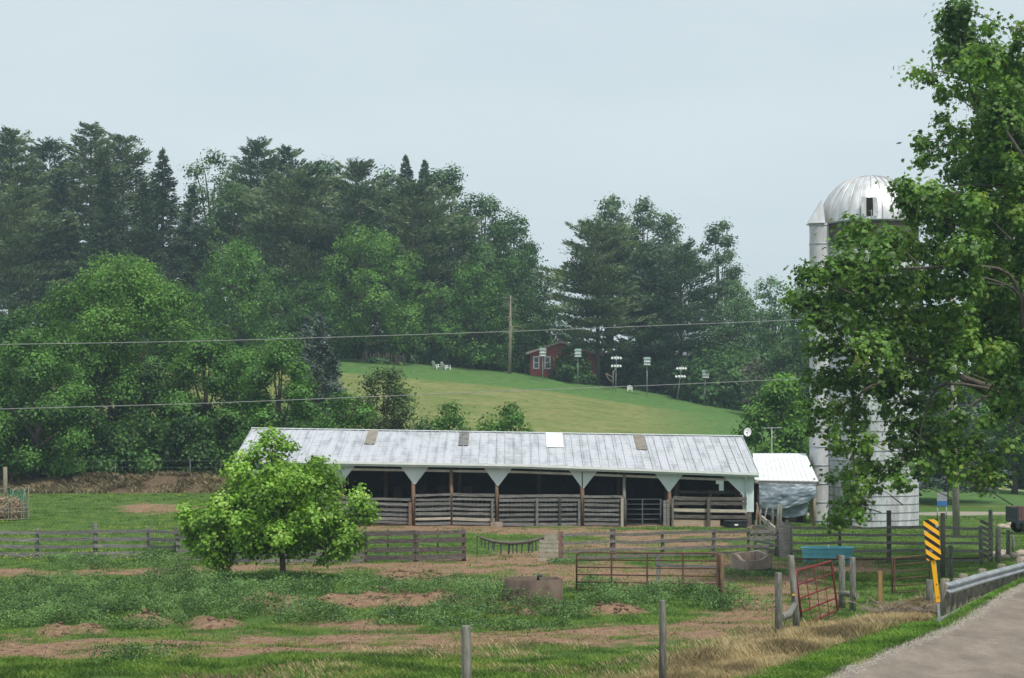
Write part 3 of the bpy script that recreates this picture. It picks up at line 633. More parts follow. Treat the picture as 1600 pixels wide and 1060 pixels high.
# ---------------------------------------------------------------- small things on the lawn
WPL = mat('white_plastic', (.66, .68, .68), (.76, .77, .77), 3, rough=.5)
POLEM = mat('pole_grey_metal', (.30, .33, .33), (.42, .45, .45), 3, rough=.5, metal=.2)
GH = mat('martin_house_green_roof', (.30, .42, .38), (.36, .48, .44), 3)
def martin(px, top, base, tilt, lab, kind):
    b = gp(px, base) if False else None
    Y = 212.0; x = (px-800)/F*Y; z0 = gz(x, Y); b = Vector((x, Y, z0)); h = EYE+(HZ-top)/F*Y-z0
    ax = Vector((tilt, 0, 1)).normalized(); tp = b+ax*h
    t = thing('martin_house_pole', lab, 'birdhouse', b, 'bird houses on poles along the lawn')
    mb = MB(); mb.tube([b-ax*.2, tp], .045, 6); mb.build('pole', POLEM, t)
    if kind == 'box':
        c = tp-ax*.45
        body = MB()
        for k in range(2): body.box(c+Vector((0, 0, -.26+.36*k)), (.72, .55, .30))
        bo = body.build('house_box', WPL, t)
        r = MB(); r.prism([c+Vector((-.5, -.36, .28)), c+Vector((.5, -.36, .28)), c+Vector((0.3, -.36, .5)), c+Vector((-.3, -.36, .5))], (0, .72, 0)); r.box(c+Vector((0, 0, -.07)), (.95, .75, .035)); r.box(c+Vector((0, 0, -.44)), (.95, .75, .035)); r.build('roof', GH, t)
        for k in range(2):
            for j in (-.24, 0, .24): hs = MB(); hs.box(c+Vector((j, -.28, -.28+.36*k)), (.09, .03, .1)); hs.build('entrance_hole_shade', DARKM, bo)  # dark blocks set on the front as the shade inside the holes
    else:
        for k in range(2):
            c = tp-ax*(.25+.95*k)
            a = MB(); a.bar(c+Vector((-.55, 0, .12)), c+Vector((.55, 0, .12)), .04, .04); a.bar(c+Vector((0, -.45, .12)), c+Vector((0, .45, .12)), .04, .04); a.build('arm', POLEM, t)
            for q in ((-.5, 0), (-.17, -.2), (.17, .2), (.5, 0), (-.17, .25), (.17, -.25)):
                g = MB(); g.lathe(c+Vector((q[0], q[1], -.22)), [(.001, 0), (.11, .03), (.16, .12), (.13, .22), (.05, .30), (.02, .34)], 10); g.build('gourd', WPL, t)
for a in [(848, 545, 590, 0, 'leftmost boxed bird house on a pole in front of the red house', 'box'), (903, 546, 600, 0, 'second boxed bird house from the left, before the dark shrub', 'box'),
          (962, 556, 603, .02, 'white gourd rack on a pole left of the white plastic chair', 'g'), (1011, 559, 613, 0, 'boxed bird house just right of the white plastic chair', 'box'),
          (1058, 572, 620, .13, 'tilted pole carrying two tiers of white gourds', 'g'), (1100, 579, 627, .05, 'rightmost boxed bird house on a slim pole', 'box')]: martin(*a)
def twig_frame():
    b = place(958, 214.5); t = thing('wooden_trellis', 'bent grey wooden frame leaning beside the left gourd rack', 'frame', b)
    mb = MB(); b = b+Vector((0, 0, .1)); mb.tube([b, b+Vector((0, 0, 2.3))], .05, 6); mb.tube([b+Vector((0, 0, 1.5)), b+Vector((-.9, 0, 2.0))], .05, 6); mb.tube([b+Vector((0, 0, .9)), b+Vector((-.5, 0, 1.2)), b+Vector((-.9, 0, 2.0))], .04, 6); mb.tube([b+Vector((0, 0, 1.9)), b+Vector((.3, 0, 2.6))], .04, 6); mb.build('frame_poles', PALEBARK, t)
twig_frame()
def adirondack(px, lab, rz):
    Y = 214.5; x = (px-800)/F*Y; b = Vector((x, Y, gz(x, Y))); t = thing('lawn_chair', lab, 'chair', b, 'white adirondack chairs by the wood'); M = Matrix.Rotation(rz, 3, 'Z')
    def q(x, y, z): return b+M@Vector((x, y, z))
    s = MB(); s.prism([q(-.3, -.4, .36), q(-.3, .3, .24), q(-.3, .3, .20), q(-.3, -.4, .32)], M@Vector((.6, 0, 0))); s.build('seat', WPL, t)
    k = MB()
    for j in range(5):
        xx = -.27+.125*j; hh = 1.02-.05*abs(j-2)**1.5; k.prism([q(xx, .22, .22), q(xx+.11, .22, .22), q(xx+.11, .62, hh), q(xx, .62, hh)], M@Vector((0, .03, 0)))
    k.build('backrest', WPL, t)
    for sgn in (-1, 1):
        a = MB(); a.box(q(sgn*.36, -.05, .56), (.13, .72, .03), M); a.build('armrest', WPL, t)
        for yy in (-.36, .3): l = MB(); l.box(q(sgn*.33, yy, .27), (.06, .1, .56), M); l.build('leg', WPL, t)
adirondack(683, 'left of the two white adirondack chairs at the top of the meadow', 2.2); adirondack(697, 'right of the two white adirondack chairs at the top of the meadow', 2.2)
def plastic_chair():
    Y = 213; x = (984-800)/F*Y; b = Vector((x, Y, gz(x, Y))); t = thing('plastic_chair', 'white moulded plastic chair on the lawn between bird house poles', 'chair', b)
    s = MB(); s.box(b+Vector((0, 0, .43)), (.5, .48, .04)); s.build('seat', WPL, t)
    k = MB()
    for j in range(6):
        xx = -.22+.088*j; k.box(b+Vector((xx, .26, .66)), (.05, .03, .46))
    k.tube([b+Vector((-.27, .26, .43)), b+Vector((-.25, .27, .8)), b+Vector((0, .28, .93)), b+Vector((.25, .27, .8)), b+Vector((.27, .26, .43))], .035, 6); k.build('backrest', WPL, t)
    for sx in (-1, 1):
        a = MB(); a.tube([b+Vector((sx*.29, .25, .66)), b+Vector((sx*.31, -.2, .66)), b+Vector((sx*.3, -.26, .4))], .03, 6); a.build('armrest', WPL, t)
        for sy in (-1, 1): l = MB(); l.tube([b+Vector((sx*.24, sy*.22, .43)), b+Vector((sx*.29, sy*.27, 0))], .03, 6); l.build('leg', WPL, t)
plastic_chair()
def garden():
    Y = 217.5; rg = random.Random(4); b = place(600, Y); t = thing('garden_fence', 'row of uneven grey wooden stakes round the garden at the meadow top', 'fence', b)
    sm = mat('garden_stake_wood', (.16, .13, .12), (.30, .25, .22), 3)
    for px in [567, 571, 579, 584, 587.5, 591, 595, 600, 604.5, 607.5, 612, 617, 620, 623, 625, 630, 634]:
        x = (px-800)/F*(Y+rg.uniform(-.5, .5)); z = gz(x, Y); h = rg.uniform(.9, 1.35); mb = MB(); mb.bar((x, Y, z-.1), (x+rg.uniform(-.06, .06), Y, z+h), rg.uniform(.08, .14), .1, (0, 1, 0)); mb.build('stake', sm, t)
    x = (643-800)/F*Y; z = gz(x, Y); mb = MB(); mb.tube([(x, Y, z), (x, Y, z+1.2)], .04, 6); mb.tube([(x, Y, z+1.1), (x+.65, Y, z)], .035, 6); mb.build('corner_brace', PALEBARK, t)
    rgn = np.random.default_rng(3); x = (590-800)/F*216; z = gz(x, 216); C, Nn = clusters(rgn, [(0, 0, .35, 1.0, .5, .4), (-.8, 0, .3, .6, .5, .35), (.8, 0, .3, .6, .5, .35)], 700, 8, .12)
    r = thing('rhubarb_clump', 'pale green leafy clump in front of the garden stakes', 'plant', (x, 216, z)); np_mesh('leaves', leaf_quads(C, Nn, .3, rgn), 4, leafmat('pale_broad_leaves', (.14, .26, .09), (.32, .45, .24)), r)
garden()
def antenna():
    b = place(1206, 110); t = thing('tv_antenna', 'thin television antenna on a mast behind the white roofed shed', 'antenna', b)
    top = EYE+(HZ-668)/F*110; mb = MB(); mb.tube([b, (b.x, 110, top)], .025, 6); mb.build('mast', POLEM, t)
    mb = MB(); z = top-.05; mb.tube([(b.x-.6, 110, z), (b.x+.6, 110, z+.03)], .02, 5)
    for i in range(6): xx = b.x-.55+.2*i; mb.tube([(xx, 109.5, z+.02), (xx, 110.5, z+.02)], .012, 4)
    mb.tube([(b.x, 110, z-.25), (b.x-.3, 110, z+.25)], .012, 4); mb.build('elements', POLEM, t)
antenna()
# ---------------------------------------------------------------- barn
BY = 93.0; BX0 = P(367, 0, BY).x; BX1 = P(1184, 0, BY).x
def bl(x): return (x-BX0)/(BX1-BX0)
def zeave(x):
    t = bl(x); return EYE+(HZ-(718+9*min(t, .55)/.55*.8+max(0, t-.55)/.45*13.8))/F*BY
def zridge(x): return EYE+(HZ-(669.5+12.5*bl(x)))/F*(BY+6)
def zfl(x): return max(gz(x, BY), -.3)
def barn():
    PANE = mat('frosted_pane', (.8, .8, .8)); n_ = PANE.node_tree.nodes; tl = n_.new('ShaderNodeBsdfTranslucent'); tl.inputs[0].default_value = (.85, .87, .86, 1); PANE.node_tree.links.new(tl.outputs[0], n_['Material Output'].inputs[0])
    zb = gz(0, BY)
    t = thing('open_barn', 'long low open fronted cattle barn with a weathered metal roof', 'barn', ((BX0+BX1)/2, BY, zb))
    # roof metal with rust stains, nail rows and seams as real ribs
    RM = bpy.data.materials.new('weathered_roof_metal'); RM.use_nodes = True
    n = RM.node_tree.nodes; l = RM.node_tree.links; b = n['Principled BSDF']; b.inputs['Roughness'].default_value = .62; b.inputs['Metallic'].default_value = .0; b.inputs['Specular IOR Level'].default_value = .5
    tcx = n.new('ShaderNodeTexCoord')
    def nz(sc, st, det=6):
        mp = n.new('ShaderNodeMapping'); mp.inputs['Scale'].default_value = st; z = n.new('ShaderNodeTexNoise'); z.inputs['Scale'].default_value = sc; z.inputs['Detail'].default_value = det; z.inputs['Roughness'].default_value = .65
        l.new(tcx.outputs['Object'], mp.inputs[0]); l.new(mp.outputs[0], z.inputs['Vector']); return z.outputs[0]
    a = nz(1.3, (1.6, .35, .35)); c = nz(2.0, (.5, 2.6, 2.6), 8)
    br = n.new('ShaderNodeTexBrick'); mp = n.new('ShaderNodeMapping'); l.new(tcx.outputs['Object'], mp.inputs[0]); l.new(mp.outputs[0], br.inputs['Vector'])
    br.offset = 0; br.inputs['Scale'].default_value = 1; br.inputs['Brick Width'].default_value = .92; br.inputs['Row Height'].default_value = .52; br.inputs['Mortar Size'].default_value = .035; br.inputs['Mortar Smooth'].default_value = .8
    br.inputs['Color1'].default_value = (.5, .5, .5, 1); br.inputs['Color2'].default_value = (.62, .62, .62, 1); br.inputs['Mortar'].default_value = (.12, .12, .12, 1)
    ad = n.new('ShaderNodeMath'); ad.operation = 'MULTIPLY_ADD'; ad.inputs[1].default_value = .5; l.new(c, ad.inputs[0]); l.new(a, ad.inputs[2])
    ad2 = n.new('ShaderNodeMath'); ad2.operation = 'MULTIPLY_ADD'; ad2.inputs[1].default_value = .35; l.new(br.outputs[0], ad2.inputs[0]); l.new(ad.outputs[0], ad2.inputs[2])
    r = n.new('ShaderNodeValToRGB'); e = r.color_ramp.elements; e[0].position = .66; e[0].color = (.19, .20, .22, 1); e[1].position = .98; e[1].color = (.41, .43, .465, 1); q = e.new(.84); q.color = (.31, .33, .36, 1)
    l.new(ad2.outputs[0], r.inputs[0]); l.new(r.outputs[0], b.inputs['Base Color'])
    NX = 40; xs = [BX0+(BX1-BX0)*i/NX for i in range(NX+1)]
    mb = MB(); th = .05
    grid = []
    for x in xs:
        t_ = bl(x); ov = .25-.5*t_
        jit = .015*math.sin(x*3.1)+.012*math.sin(x*7.7)
        e_ = Vector((x, BY-.45, zeave(x)+jit)); rr = Vector((x+.30*(0), BY+6, zridge(x)+jit*.5)); bk = Vector((x, BY+12.4, zeave(x)+.1))
        grid.append([e_+(rr-e_)*k/8 for k in range(9)]+[rr+(bk-rr)*k/3 for k in range(1, 4)])
    mb.sheet(grid, False)
    mb.sheet([[p-Vector((0, 0, th)) for p in r_] for r_ in grid][::-1], False)
    for ends in (grid[0], grid[-1]): mb.sheet([[p, p-Vector((0, 0, th))] for p in ends], False)
    mb.sheet([[r_[0], r_[0]-Vector((0, 0, th))] for r_ in grid], False)
    nr = 60
    for i in range(nr+1):
        x = BX0+.04+(BX1-BX0-.08)*i/nr; e_ = Vector((x, BY-.46, zeave(x)+.02)); rr = Vector((x, BY+5.95, zridge(x)+.015))
        m_ = e_.lerp(rr, .5); mb.bar(e_, rr, .035, .045)
    roof = mb.build('roof', RM, t)
    mb = MB()
    for i in range(0, NX): mb.bar((xs[i], BY+6, zridge(xs[i])+.03), (xs[i+1], BY+6, zridge(xs[i+1])+.03), .34, .05)
    mb.build('ridge_cap', TRIM, roof)
    # odd panels let into the upper slope
    def patch(pa, pb, ya, yb, m, name, lab):
        xa, xb = P(pa, 0, BY+5).x, P(pb, 0, BY+5).x
        def sp(x, s): e_ = Vector((x, BY-.45, zeave(x))); rr = Vector((x, BY+6, zridge(x))); return e_.lerp(rr, s)+Vector((0, 0, .05))
        mb = MB(); lo, hi = .52, .985
        mb.prism([sp(xa, lo), sp(xb, lo), sp(xb, hi), sp(xa, hi)], (0, 0, .015)); o = mb.build(name, m, roof); o['label'] = lab
    RP = mat('brown_stained_panel', (.13, .12, .10), (.26, .235, .19), 2.5, (1, 1, 1), .8)
    patch(574, 590, 0, 0, RP, 'roof_panel', 'brown stained roof panel'); patch(718, 733, 0, 0, mat('dark_stained_panel', (.07, .07, .075), (.22, .215, .2), 4), 'roof_panel', 'dark streaked roof panel')
    patch(853, 879, 0, 0, mat('clean_white_panel', (.80, .82, .84), rough=.4), 'roof_panel', 'clean white roof panel'); patch(991, 1007, 0, 0, RP, 'roof_panel', 'brown roof panel near the right end')
    # gutter and fascia along the sagging eave
    g = MB(); fa = MB(); hb = MB()
    for i in range(NX):
        x, y = xs[i], xs[i+1]
        g.bar((x, BY-.53, zeave(x)-.06), (y, BY-.53, zeave(y)-.06), .12, .13); fa.bar((x, BY-.42, zeave(x)-.17), (y, BY-.42, zeave(y)-.17), .04, .12)
        if BX0+.5 < x: hb.bar((x, BY-.04, zeave(x)-.42), (y, BY-.04, zeave(y)-.42), .08, .12)
    g.build('gutter', TRIM, t); fa.build('fascia', WHITEP, t); hb.build('header_beam', mat('pale_header_wood', (.36, .33, .28), (.55, .53, .48), 2), t)
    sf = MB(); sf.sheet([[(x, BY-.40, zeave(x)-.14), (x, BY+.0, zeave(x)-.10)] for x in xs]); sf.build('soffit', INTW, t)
    # triangular white gussets and round posts
    gx = [399, 533, 648, 778, 911, 1045]
    for px in gx:
        x = P(px, 0, BY).x; w_ = .74; zt = zeave(x)-.22; mb = MB(); zb_ = zt-.92
        mb.prism([(x-w_, BY-.12, zeave(x-w_)-.22), (x+w_, BY-.12, zeave(x+w_)-.22), (x+.05, BY-.12, zb_), (x-.05, BY-.12, zb_)], (0, .04, 0))
        for k in range(-3, 4):
            xx = x+k*.2; hh = (1-abs(k*.2)/w_)*.88
            if hh > .1: mb.box((xx, BY-.13, zt-hh/2), (.02, .015, hh))
        mb.build('gusset', WHITEP, t)
    for px, m, yb, r_ in [(399, BROWNP, 0, .10), (533, BROWNP, 0, .10), (645.5, BROWNP, 0, .11), (705, BROWNP, 0, .10), (776, BROWNP, -.1, .10), (909.5, BROWNP, 0, .12), (975, GREYP, 0, .10), (1045.5, BROWNP, 0, .11)]:
        x = P(px, 0, BY).x; y = BY-.02; mb = MB(); mb.tube([(x+.03, y, gz(x, BY)-.2), (x, y, zeave(x)-.3)], [r_, r_*.9], 10); mb.build('post', m, t)
    x = P(776, 0, BY).x; mb = MB(); mb.box((x, BY-.1, gz(x, BY)+.06), (.62, .6, .36)); mb.build('post_footing', CONC, t)
    # right corner: white covered post, half gusset, downpipe, dark foot
    xr = BX1-.48; z_ = zeave(xr); mb = MB(); mb.prism([(xr-1.35, BY-.12, zeave(xr-1.35)-.22), (xr+.26, BY-.12, z_-.22), (xr+.26, BY-.12, z_-2.05), (xr-.32, BY-.12, z_-2.05), (xr-.32, BY-.12, z_-1.15)], (0, .05, 0))
    for k in range(5): mb.box((xr-.85+.22*k, BY-.13, z_-.22-.22*(k+1)*.75), (.02, .015, .3*(k+1)))
    o = mb.build('gusset', WHITEP, t)
    mb = MB(); mb.tube([(xr-.17, BY-.5, z_-.12), (xr-.17, BY-.2, z_-.35), (xr-.17, BY-.2, z_-2.2)], .045, 8); mb.build('downpipe', TRIM, t)
    mb = MB(); mb.box((xr+.02, BY+.02, (z_+gz(xr, BY))/2-.1), (.26, .24, z_-gz(xr, BY)-.1)); mb.build('corner_post', DARKW, t)
    # walls
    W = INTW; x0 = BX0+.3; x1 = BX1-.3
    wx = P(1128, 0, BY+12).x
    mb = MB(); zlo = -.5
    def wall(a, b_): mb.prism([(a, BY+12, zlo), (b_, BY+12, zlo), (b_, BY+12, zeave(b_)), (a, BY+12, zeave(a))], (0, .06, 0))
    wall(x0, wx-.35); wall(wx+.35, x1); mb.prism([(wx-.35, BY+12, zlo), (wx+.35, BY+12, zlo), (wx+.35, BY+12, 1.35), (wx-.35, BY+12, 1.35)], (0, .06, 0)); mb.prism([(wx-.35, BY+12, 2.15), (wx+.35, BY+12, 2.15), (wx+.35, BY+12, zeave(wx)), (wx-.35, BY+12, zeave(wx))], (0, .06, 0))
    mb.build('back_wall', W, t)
    mb = MB(); mb.box((wx, BY+12.1, 1.75), (.7, .02, .8)); mb.build('window', PANE, t)
    for xx in (x0, x1-.06):
        mb = MB(); mb.prism([(xx, BY+.3, zlo), (xx, BY+11.95, zlo), (xx, BY+11.95, zeave(xx)-.05), (xx, BY+6, zridge(xx)-.1), (xx, BY+.3, zeave(xx)-.05)], (.06, 0, 0)); mb.build('side_wall', DARKW, t)
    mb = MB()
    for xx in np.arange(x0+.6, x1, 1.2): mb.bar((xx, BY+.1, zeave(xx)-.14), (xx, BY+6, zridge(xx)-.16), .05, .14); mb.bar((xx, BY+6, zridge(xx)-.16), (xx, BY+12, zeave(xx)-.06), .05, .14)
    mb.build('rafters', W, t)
    for px in (458, 590, 713, 845, 978, 1057):
        x = P(px, 0, BY).x; mb = MB(); mb.tube([(x, BY+6, -.3), (x, BY+6, zridge(x)-.25)], .12, 8); mb.build('inner_post', BROWNP, t)
    for x_, y_, hh, mm in [(P(1057, 0, BY+1.5).x, BY+1.5, 2.0, BROWNP), (P(1119, 0, BY+2).x, BY+2, 1.9, INTW)]:
        mb = MB(); mb.tube([(x_, y_, -.2), (x_, y_, hh+.2)], .15, 8); mb.build('inner_post', mm, t)
    mb = MB(); x = P(1151, 0, BY+2).x; mb.box((x, BY+2, 1.2), (.22, .12, 2.6)); mb.build('inner_post', mat('red_painted_post', (.22, .06, .05), (.3, .09, .07), 4), t)
    for px in (620, 660, 690, 730):
        x = P(px, 0, BY+11).x; mb = MB(); mb.box((x, BY+11.9, .9), (.5, .05, 1.6)); mb.build('back_board', BROWNP, t)
    mb = MB(); mb.box((P(1085, 0, BY+6).x, BY+6.1, 1.45), (2.6, .06, .9)); mb.build('partition', INTW, t)
barn()
def dish():
    x = P(1170, 0, BY+5).x; z = zridge(x); t = thing('satellite_dish', 'small round white satellite dish on the right end of the barn ridge', 'satellite dish', (x, BY+5.5, z))
    mb = MB(); mb.tube([(x, BY+5.5, z-.1), (x, BY+5.5, z+.12), (x-.02, BY+5.3, z+.22)], .025, 6); mb.build('mount', DARKM, t)
    M = Matrix.Rotation(R(-18), 3, 'Z')@Matrix.Rotation(R(78), 3, 'X'); mb = MB(); mb.lathe((0, 0, 0), [(.001, 0), (.10, .01), (.19, .035), (.24, .06), (.245, .055), (.19, .025), (.001, -.012)], 20)
    c = Vector((x-.02, BY+5.3, z+.22)); mb.v = [c+M@Vector((p.x*.85, p.y, p.z)) for p in mb.v]; mb.build('dish', WPL, t)
    mb = MB(); mb.tube([c+Vector((0, 0, -.2)), c+Vector((-.08, -.3, -.05))], .012, 5); mb.box(c+Vector((-.09, -.32, -.02)), (.06, .08, .07)); mb.build('receiver_arm', DARKM, t)
dish()
# ---------------------------------------------------------------- fences
def board(mb, a, b, th, hh, sag=0, rg=rnd):
    """a rough board in three stretches so that it sags and warps"""
    a = Vector(a); b = Vector(b); pts = [a+(b-a)*k/3+Vector((0, 0, (-sag*math.sin(math.pi*k/3))+rg.uniform(-.012, .012)*(0 < k < 3))) for k in range(4)]
    V = []; d = (b-a).normalized(); s = d.cross(Vector((0, 0, 1))).normalized()*th/2
    for i, p in enumerate(pts):
        h1 = hh/2*rg.uniform(.88, 1.08); V += [p-s-Vector((0, 0, h1)), p+s-Vector((0, 0, h1)), p+s+Vector((0, 0, h1)), p-s+Vector((0, 0, h1))]
    Fc = [(3, 2, 1, 0), (12, 13, 14, 15)]
    for i in range(3):
        o = i*4; Fc += [(o+k, o+(k+1) % 4, o+4+(k+1) % 4, o+4+k) for k in range(4)]
    mb.add(V, Fc)
def post(p, h, w, m, parent, lean=(0, 0), rnd_=True, name='post', sub=.25):
    mb = MB(); p = Vector(p); tp = p+Vector((lean[0], lean[1], h))
    if rnd_: mb.tube([p-Vector((0, 0, sub)), p.lerp(tp, .5)+Vector((.01, 0, 0)), tp-Vector((0, 0, .015)), tp], [w/2*1.05, w/2, w/2*.95, w/2*.86], 10)
    else: mb.bar(p-Vector((0, 0, sub)), tp, w, w, (0, 1, 0))
    return mb.build(name, m, parent)
def fence(name, label, posts, rails, railm, rh=.14, rt=.035, front=-1, sag=.01, cat='fence', group=None, seed=1):
    """posts: (px, base_y, height, width, material[, lean]); rails: heights as (at first post, at last post, start index, end index)"""
    rg = random.Random(seed); W = [gp(p[0], p[1]) for p in posts]
    t = thing(name, label, cat, W[0], group)
    for p, q in zip(posts, W): post(q, p[2], p[3], p[4], t, lean=p[5] if len(p) > 5 else (rg.uniform(-.03, .03), 0), rnd_=p[3] < .3 and rg.random() < .6)
    for r_ in rails:
        z0, z1, i0, i1 = r_[:4]; m = r_[4] if len(r_) > 4 else railm
        for i in range(i0, i1):
            f0 = (i-i0)/max(1, i1-i0); f1 = (i+1-i0)/max(1, i1-i0); a = W[i]; b = W[i+1]; d = (b-a).normalized(); off = Vector((d.y, -d.x, 0))*(-front)*-(posts[i][3]/2+rt/2)*1.0
            off = Vector((d.y, -d.x, 0))*(posts[i][3]/2+rt/2)*(1 if front < 0 else -1)
            mb = MB(); board(mb, a+off+Vector((0, 0, z0+(z1-z0)*f0+rg.uniform(-.02, .02)))-d*.04, b+off+Vector((0, 0, z0+(z1-z0)*f1+rg.uniform(-.02, .02)))+d*.03, rt, rh*rg.uniform(.85, 1.1), sag*rg.uniform(-.5, 2), rg); mb.build('rail', m, t)
    return t
def wiremesh(a, b, z0, z1, parent, step=.22):
    a = Vector(a); b = Vector(b); L_ = (b-a).length; d = (b-a)/L_; mb = MB()
    for k in range(int(L_/step)+1): p = a+d*min(L_, k*step); mb.bar(p+Vector((0, 0, z0)), p+Vector((0, 0, z1)), .009, .009, (0, 1, 0))
    z = z0
    while z < z1: mb.bar(a+Vector((0, 0, z)), b+Vector((0, 0, z)), .009, .009); z += .16
    mb.build('wire_mesh', STEEL, parent)
# stall fronts under the eave
def stall(label, pa, pb, zs, mids, wire=True, m=GREYW, y=BY-.18, rh=.15, seed=1, dark=()):
    rg = random.Random(seed); xa = P(pa, 0, y).x; xb = P(pb, 0, y).x; za = gz(xa, BY); zb = gz(xb, BY)
    t = thing('stall_fence', label, 'fence', (xa, y, za), 'board fences closing the barn bays')
    for i, z in enumerate(zs):
        mb = MB(); board(mb, (xa, y, za+z+rg.uniform(-.02, .02)), (xb, y, zb+z+rg.uniform(-.02, .02)), .04, rh*rg.uniform(.8, 1.05), rg.uniform(-.01, .02), rg); mb.build('rail', LIGHTW if (i < 3 and rg.random() < .12) else m, t)
    for px, h, w_, mm in mids: x = P(px, 0, y-.06).x; post((x, y-.03-w_/2, gz(x, BY)), h, w_, mm, t, rnd_=False)
    if wire: wiremesh((xa, y+.06, za), (xb, y+.06, zb), .02, zs[-1]-.3, t)
    return t
Z6 = [.12, .36, .62, .86, 1.12, 1.36]
stall('stall fence left of the first gusset, half behind the small tree', 400, 642, [.14, .34, .55, .8, 1.1, 1.36], [(533, 1.3, .12, DARKW), (641, 1.25, .15, BROWNP)], seed=2)
stall('seven board stall fence between the first gusset post and the thin brown post', 649, 704, Z6+[1.6], [], seed=3)
stall('stall fence between the thin brown post and the post on the concrete footing', 707, 773, Z6+[1.6], [(769.5, 1.4, .12, GREYP)], seed=4)
stall('wide stall fence right of the post on the concrete footing', 780, 906, Z6+[1.58], [(839, 1.45, .13, GREYP), (875, 1.5, .10, DARKM), (905, 1.4, .12, GREYW)], seed=5)
stall('stall fence between the two tall round posts left of the dark gateway', 913, 973, Z6+[1.55], [(972, 1.5, .14, LIGHTW)], seed=6)
stall('dark wide board stall fence in the last bay before the barn corner', 1052, 1167, [.52, .84, 1.2, 1.46], [(1051, 1.45, .1, GREYP), (1107, 1.5, .16, DARKW)], wire=False, m=DARKW, y=BY-.35, rh=.2, seed=7)
def lastbay():
    y = BY+1.2; xa = P(1054, 0, y).x; xb = P(1165, 0, y).x; t = thing('inner_stall_fence', 'upper board fence standing inside the last barn bay', 'fence', (xa, y, -.1))
    for z in (1.72, 1.2, .7): mb = MB(); board(mb, (xa, y, z), (xb, y, z-.03), .04, .17, .01); mb.build('rail', DARKW, t)
    for px in (1056, 1110, 1163): x = P(px, 0, y).x; post((x, y+.1, -.2), 2.0, .14, BROWNP, t, rnd_=False)
    y = BY-.30; xa = P(1049, 0, y).x; xb = P(1125, 0, y).x; mb = MB(); z = gz(xa, BY); mb.bar((xa, y, z+.14), (xb, y, z+.12), .05, .42); t = mb.build('kick_board', mat('pale_kick_board', (.28, .22, .15), (.42, .34, .25), 2, (1, 4, 8)), None, (xa, y, z)); tag(t, 'wide pale kick board at the foot of the last bay fence', 'board')
    y = BY-.4; x = P(1040.5, 0, y).x; z = gz(x, BY); t = thing('board_pair', 'two upright grey boards beside the gateway post', 'board', (x, y, z))
    for k in range(2): mb = MB(); mb.box((x-.06+.17*k, y, z+.62+.05*k), (.15, .05, 1.45)); mb.build('board', GREYW, t)
lastbay()
def pipe_gate(name, label, A, B, C_, D_, nr, uprights, m, rr=.024, parts_round=True, cat='gate'):
    """A,B bottom left/right, C_,D_ top left/right corners; uprights as fractions"""
    A, B, C_, D_ = map(Vector, (A, B, C_, D_)); t = thing(name, label, cat, A)
    def q(u, v): return (A.lerp(B, u)).lerp(C_.lerp(D_, u), v)
    f = MB(); c = .035
    f.tube([q(0, 0), q(0, 1-c*2.5), q(.006, 1-c), q(c*.8, 1), q(1-c*.8, 1), q(1-.006, 1-c), q(1, 1-c*2.5), q(1, 0)], rr*1.25, 8); f.tube([q(0, 0), q(1, 0)], rr, 8); f.build('frame', m, t)
    for k in range(1, nr): mb = MB(); v = k/nr*1.0; mb.tube([q(0, v), q(1, v)], rr, 8); mb.build('rail', m, t)
    for u in uprights:
        mb = MB(); d = (B-A).normalized(); n_ = Vector((d.y, -d.x, 0))*(rr+.006); mb.bar(q(u, 0)+n_, q(u, 1)+n_, .055, .012, n_.normalized()); mb.build('upright', m, t)
    return t
y = BY+.1; xa, xb = P(979, 0, y).x, P(1034, 0, y).x; z = gz(xa, BY)
pipe_gate('barn_gate', 'dim grey metal gate in the dark gateway of the barn', (xa, y, z+.12), (xb, y, z+.12), (xa, y, z+1.42), (xb, y, z+1.42), 5, [.45, .96], mat('dull_gate_steel', (.07, .08, .09), (.14, .15, .16), 3, rough=.6), .018)
# paddock fences
fence('board_fence', 'long grey four rail board fence crossing the paddock at left', [(-62, 871, 1.05, .14, GREYW), (-14, 871, 1.05, .14, GREYW), (58, 872, 1.15, .14, GREYW), (149, 871.5, 1.33, .17, GREYW), (232, 871, 1.15, .14, GREYW), (275, 874, 1.2, .13, DARKW)],
      [(.16, .14, 0, 5), (.44, .42, 0, 5), (.71, .70, 0, 5), (.99, .99, 0, 5), (.02, .0, 0, 5)], GREYW, .13, seed=11)
fence('board_fence', 'board fence half hidden behind the small bright tree', [(278, 876, 1.15, .13, GREYW), (340, 878, 1.0, .13, GREYW), (402, 880, .95, .13, LIGHTW), (480, 880, .95, .13, GREYW), (566, 880, .9, .12, BROWNP)],
      [(.35, .30, 0, 4), (.63, .52, 0, 4), (.9, .75, 0, 4), (.10, .10, 0, 4)], GREYW, .15, seed=12)
fence('board_fence', 'dark wide board fence panel between the small bright tree and the muddy opening', [(571, 878, 1.12, .16, DARKW), (649, 878, 1.16, .2, DARKW), (725, 877, 1.28, .17, BROWNP)],
      [(.16, .18, 0, 2), (.46, .46, 0, 2), (.78, .78, 0, 2), (1.06, 1.08, 0, 2)], DARKW, .19, front=-1, seed=13)
def thin_metal_fence():
    W = [gp(566, 866), gp(606, 866), gp(684, 866), gp(727, 866)]; t = thing('metal_gate', 'thin dark metal gate standing right behind the dark board fence panel', 'gate', W[0])
    for z in (.15, .52, .88): mb = MB(); mb.tube([W[0]+Vector((0, 0, z)), W[3]+Vector((0, 0, z+.03))], .022, 6); mb.build('rail', DARKM, t)
    for w_ in W: mb = MB(); mb.tube([w_, w_+Vector((0, 0, 1.0))], .035, 6); mb.build('upright', DARKM, t)
thin_metal_fence()
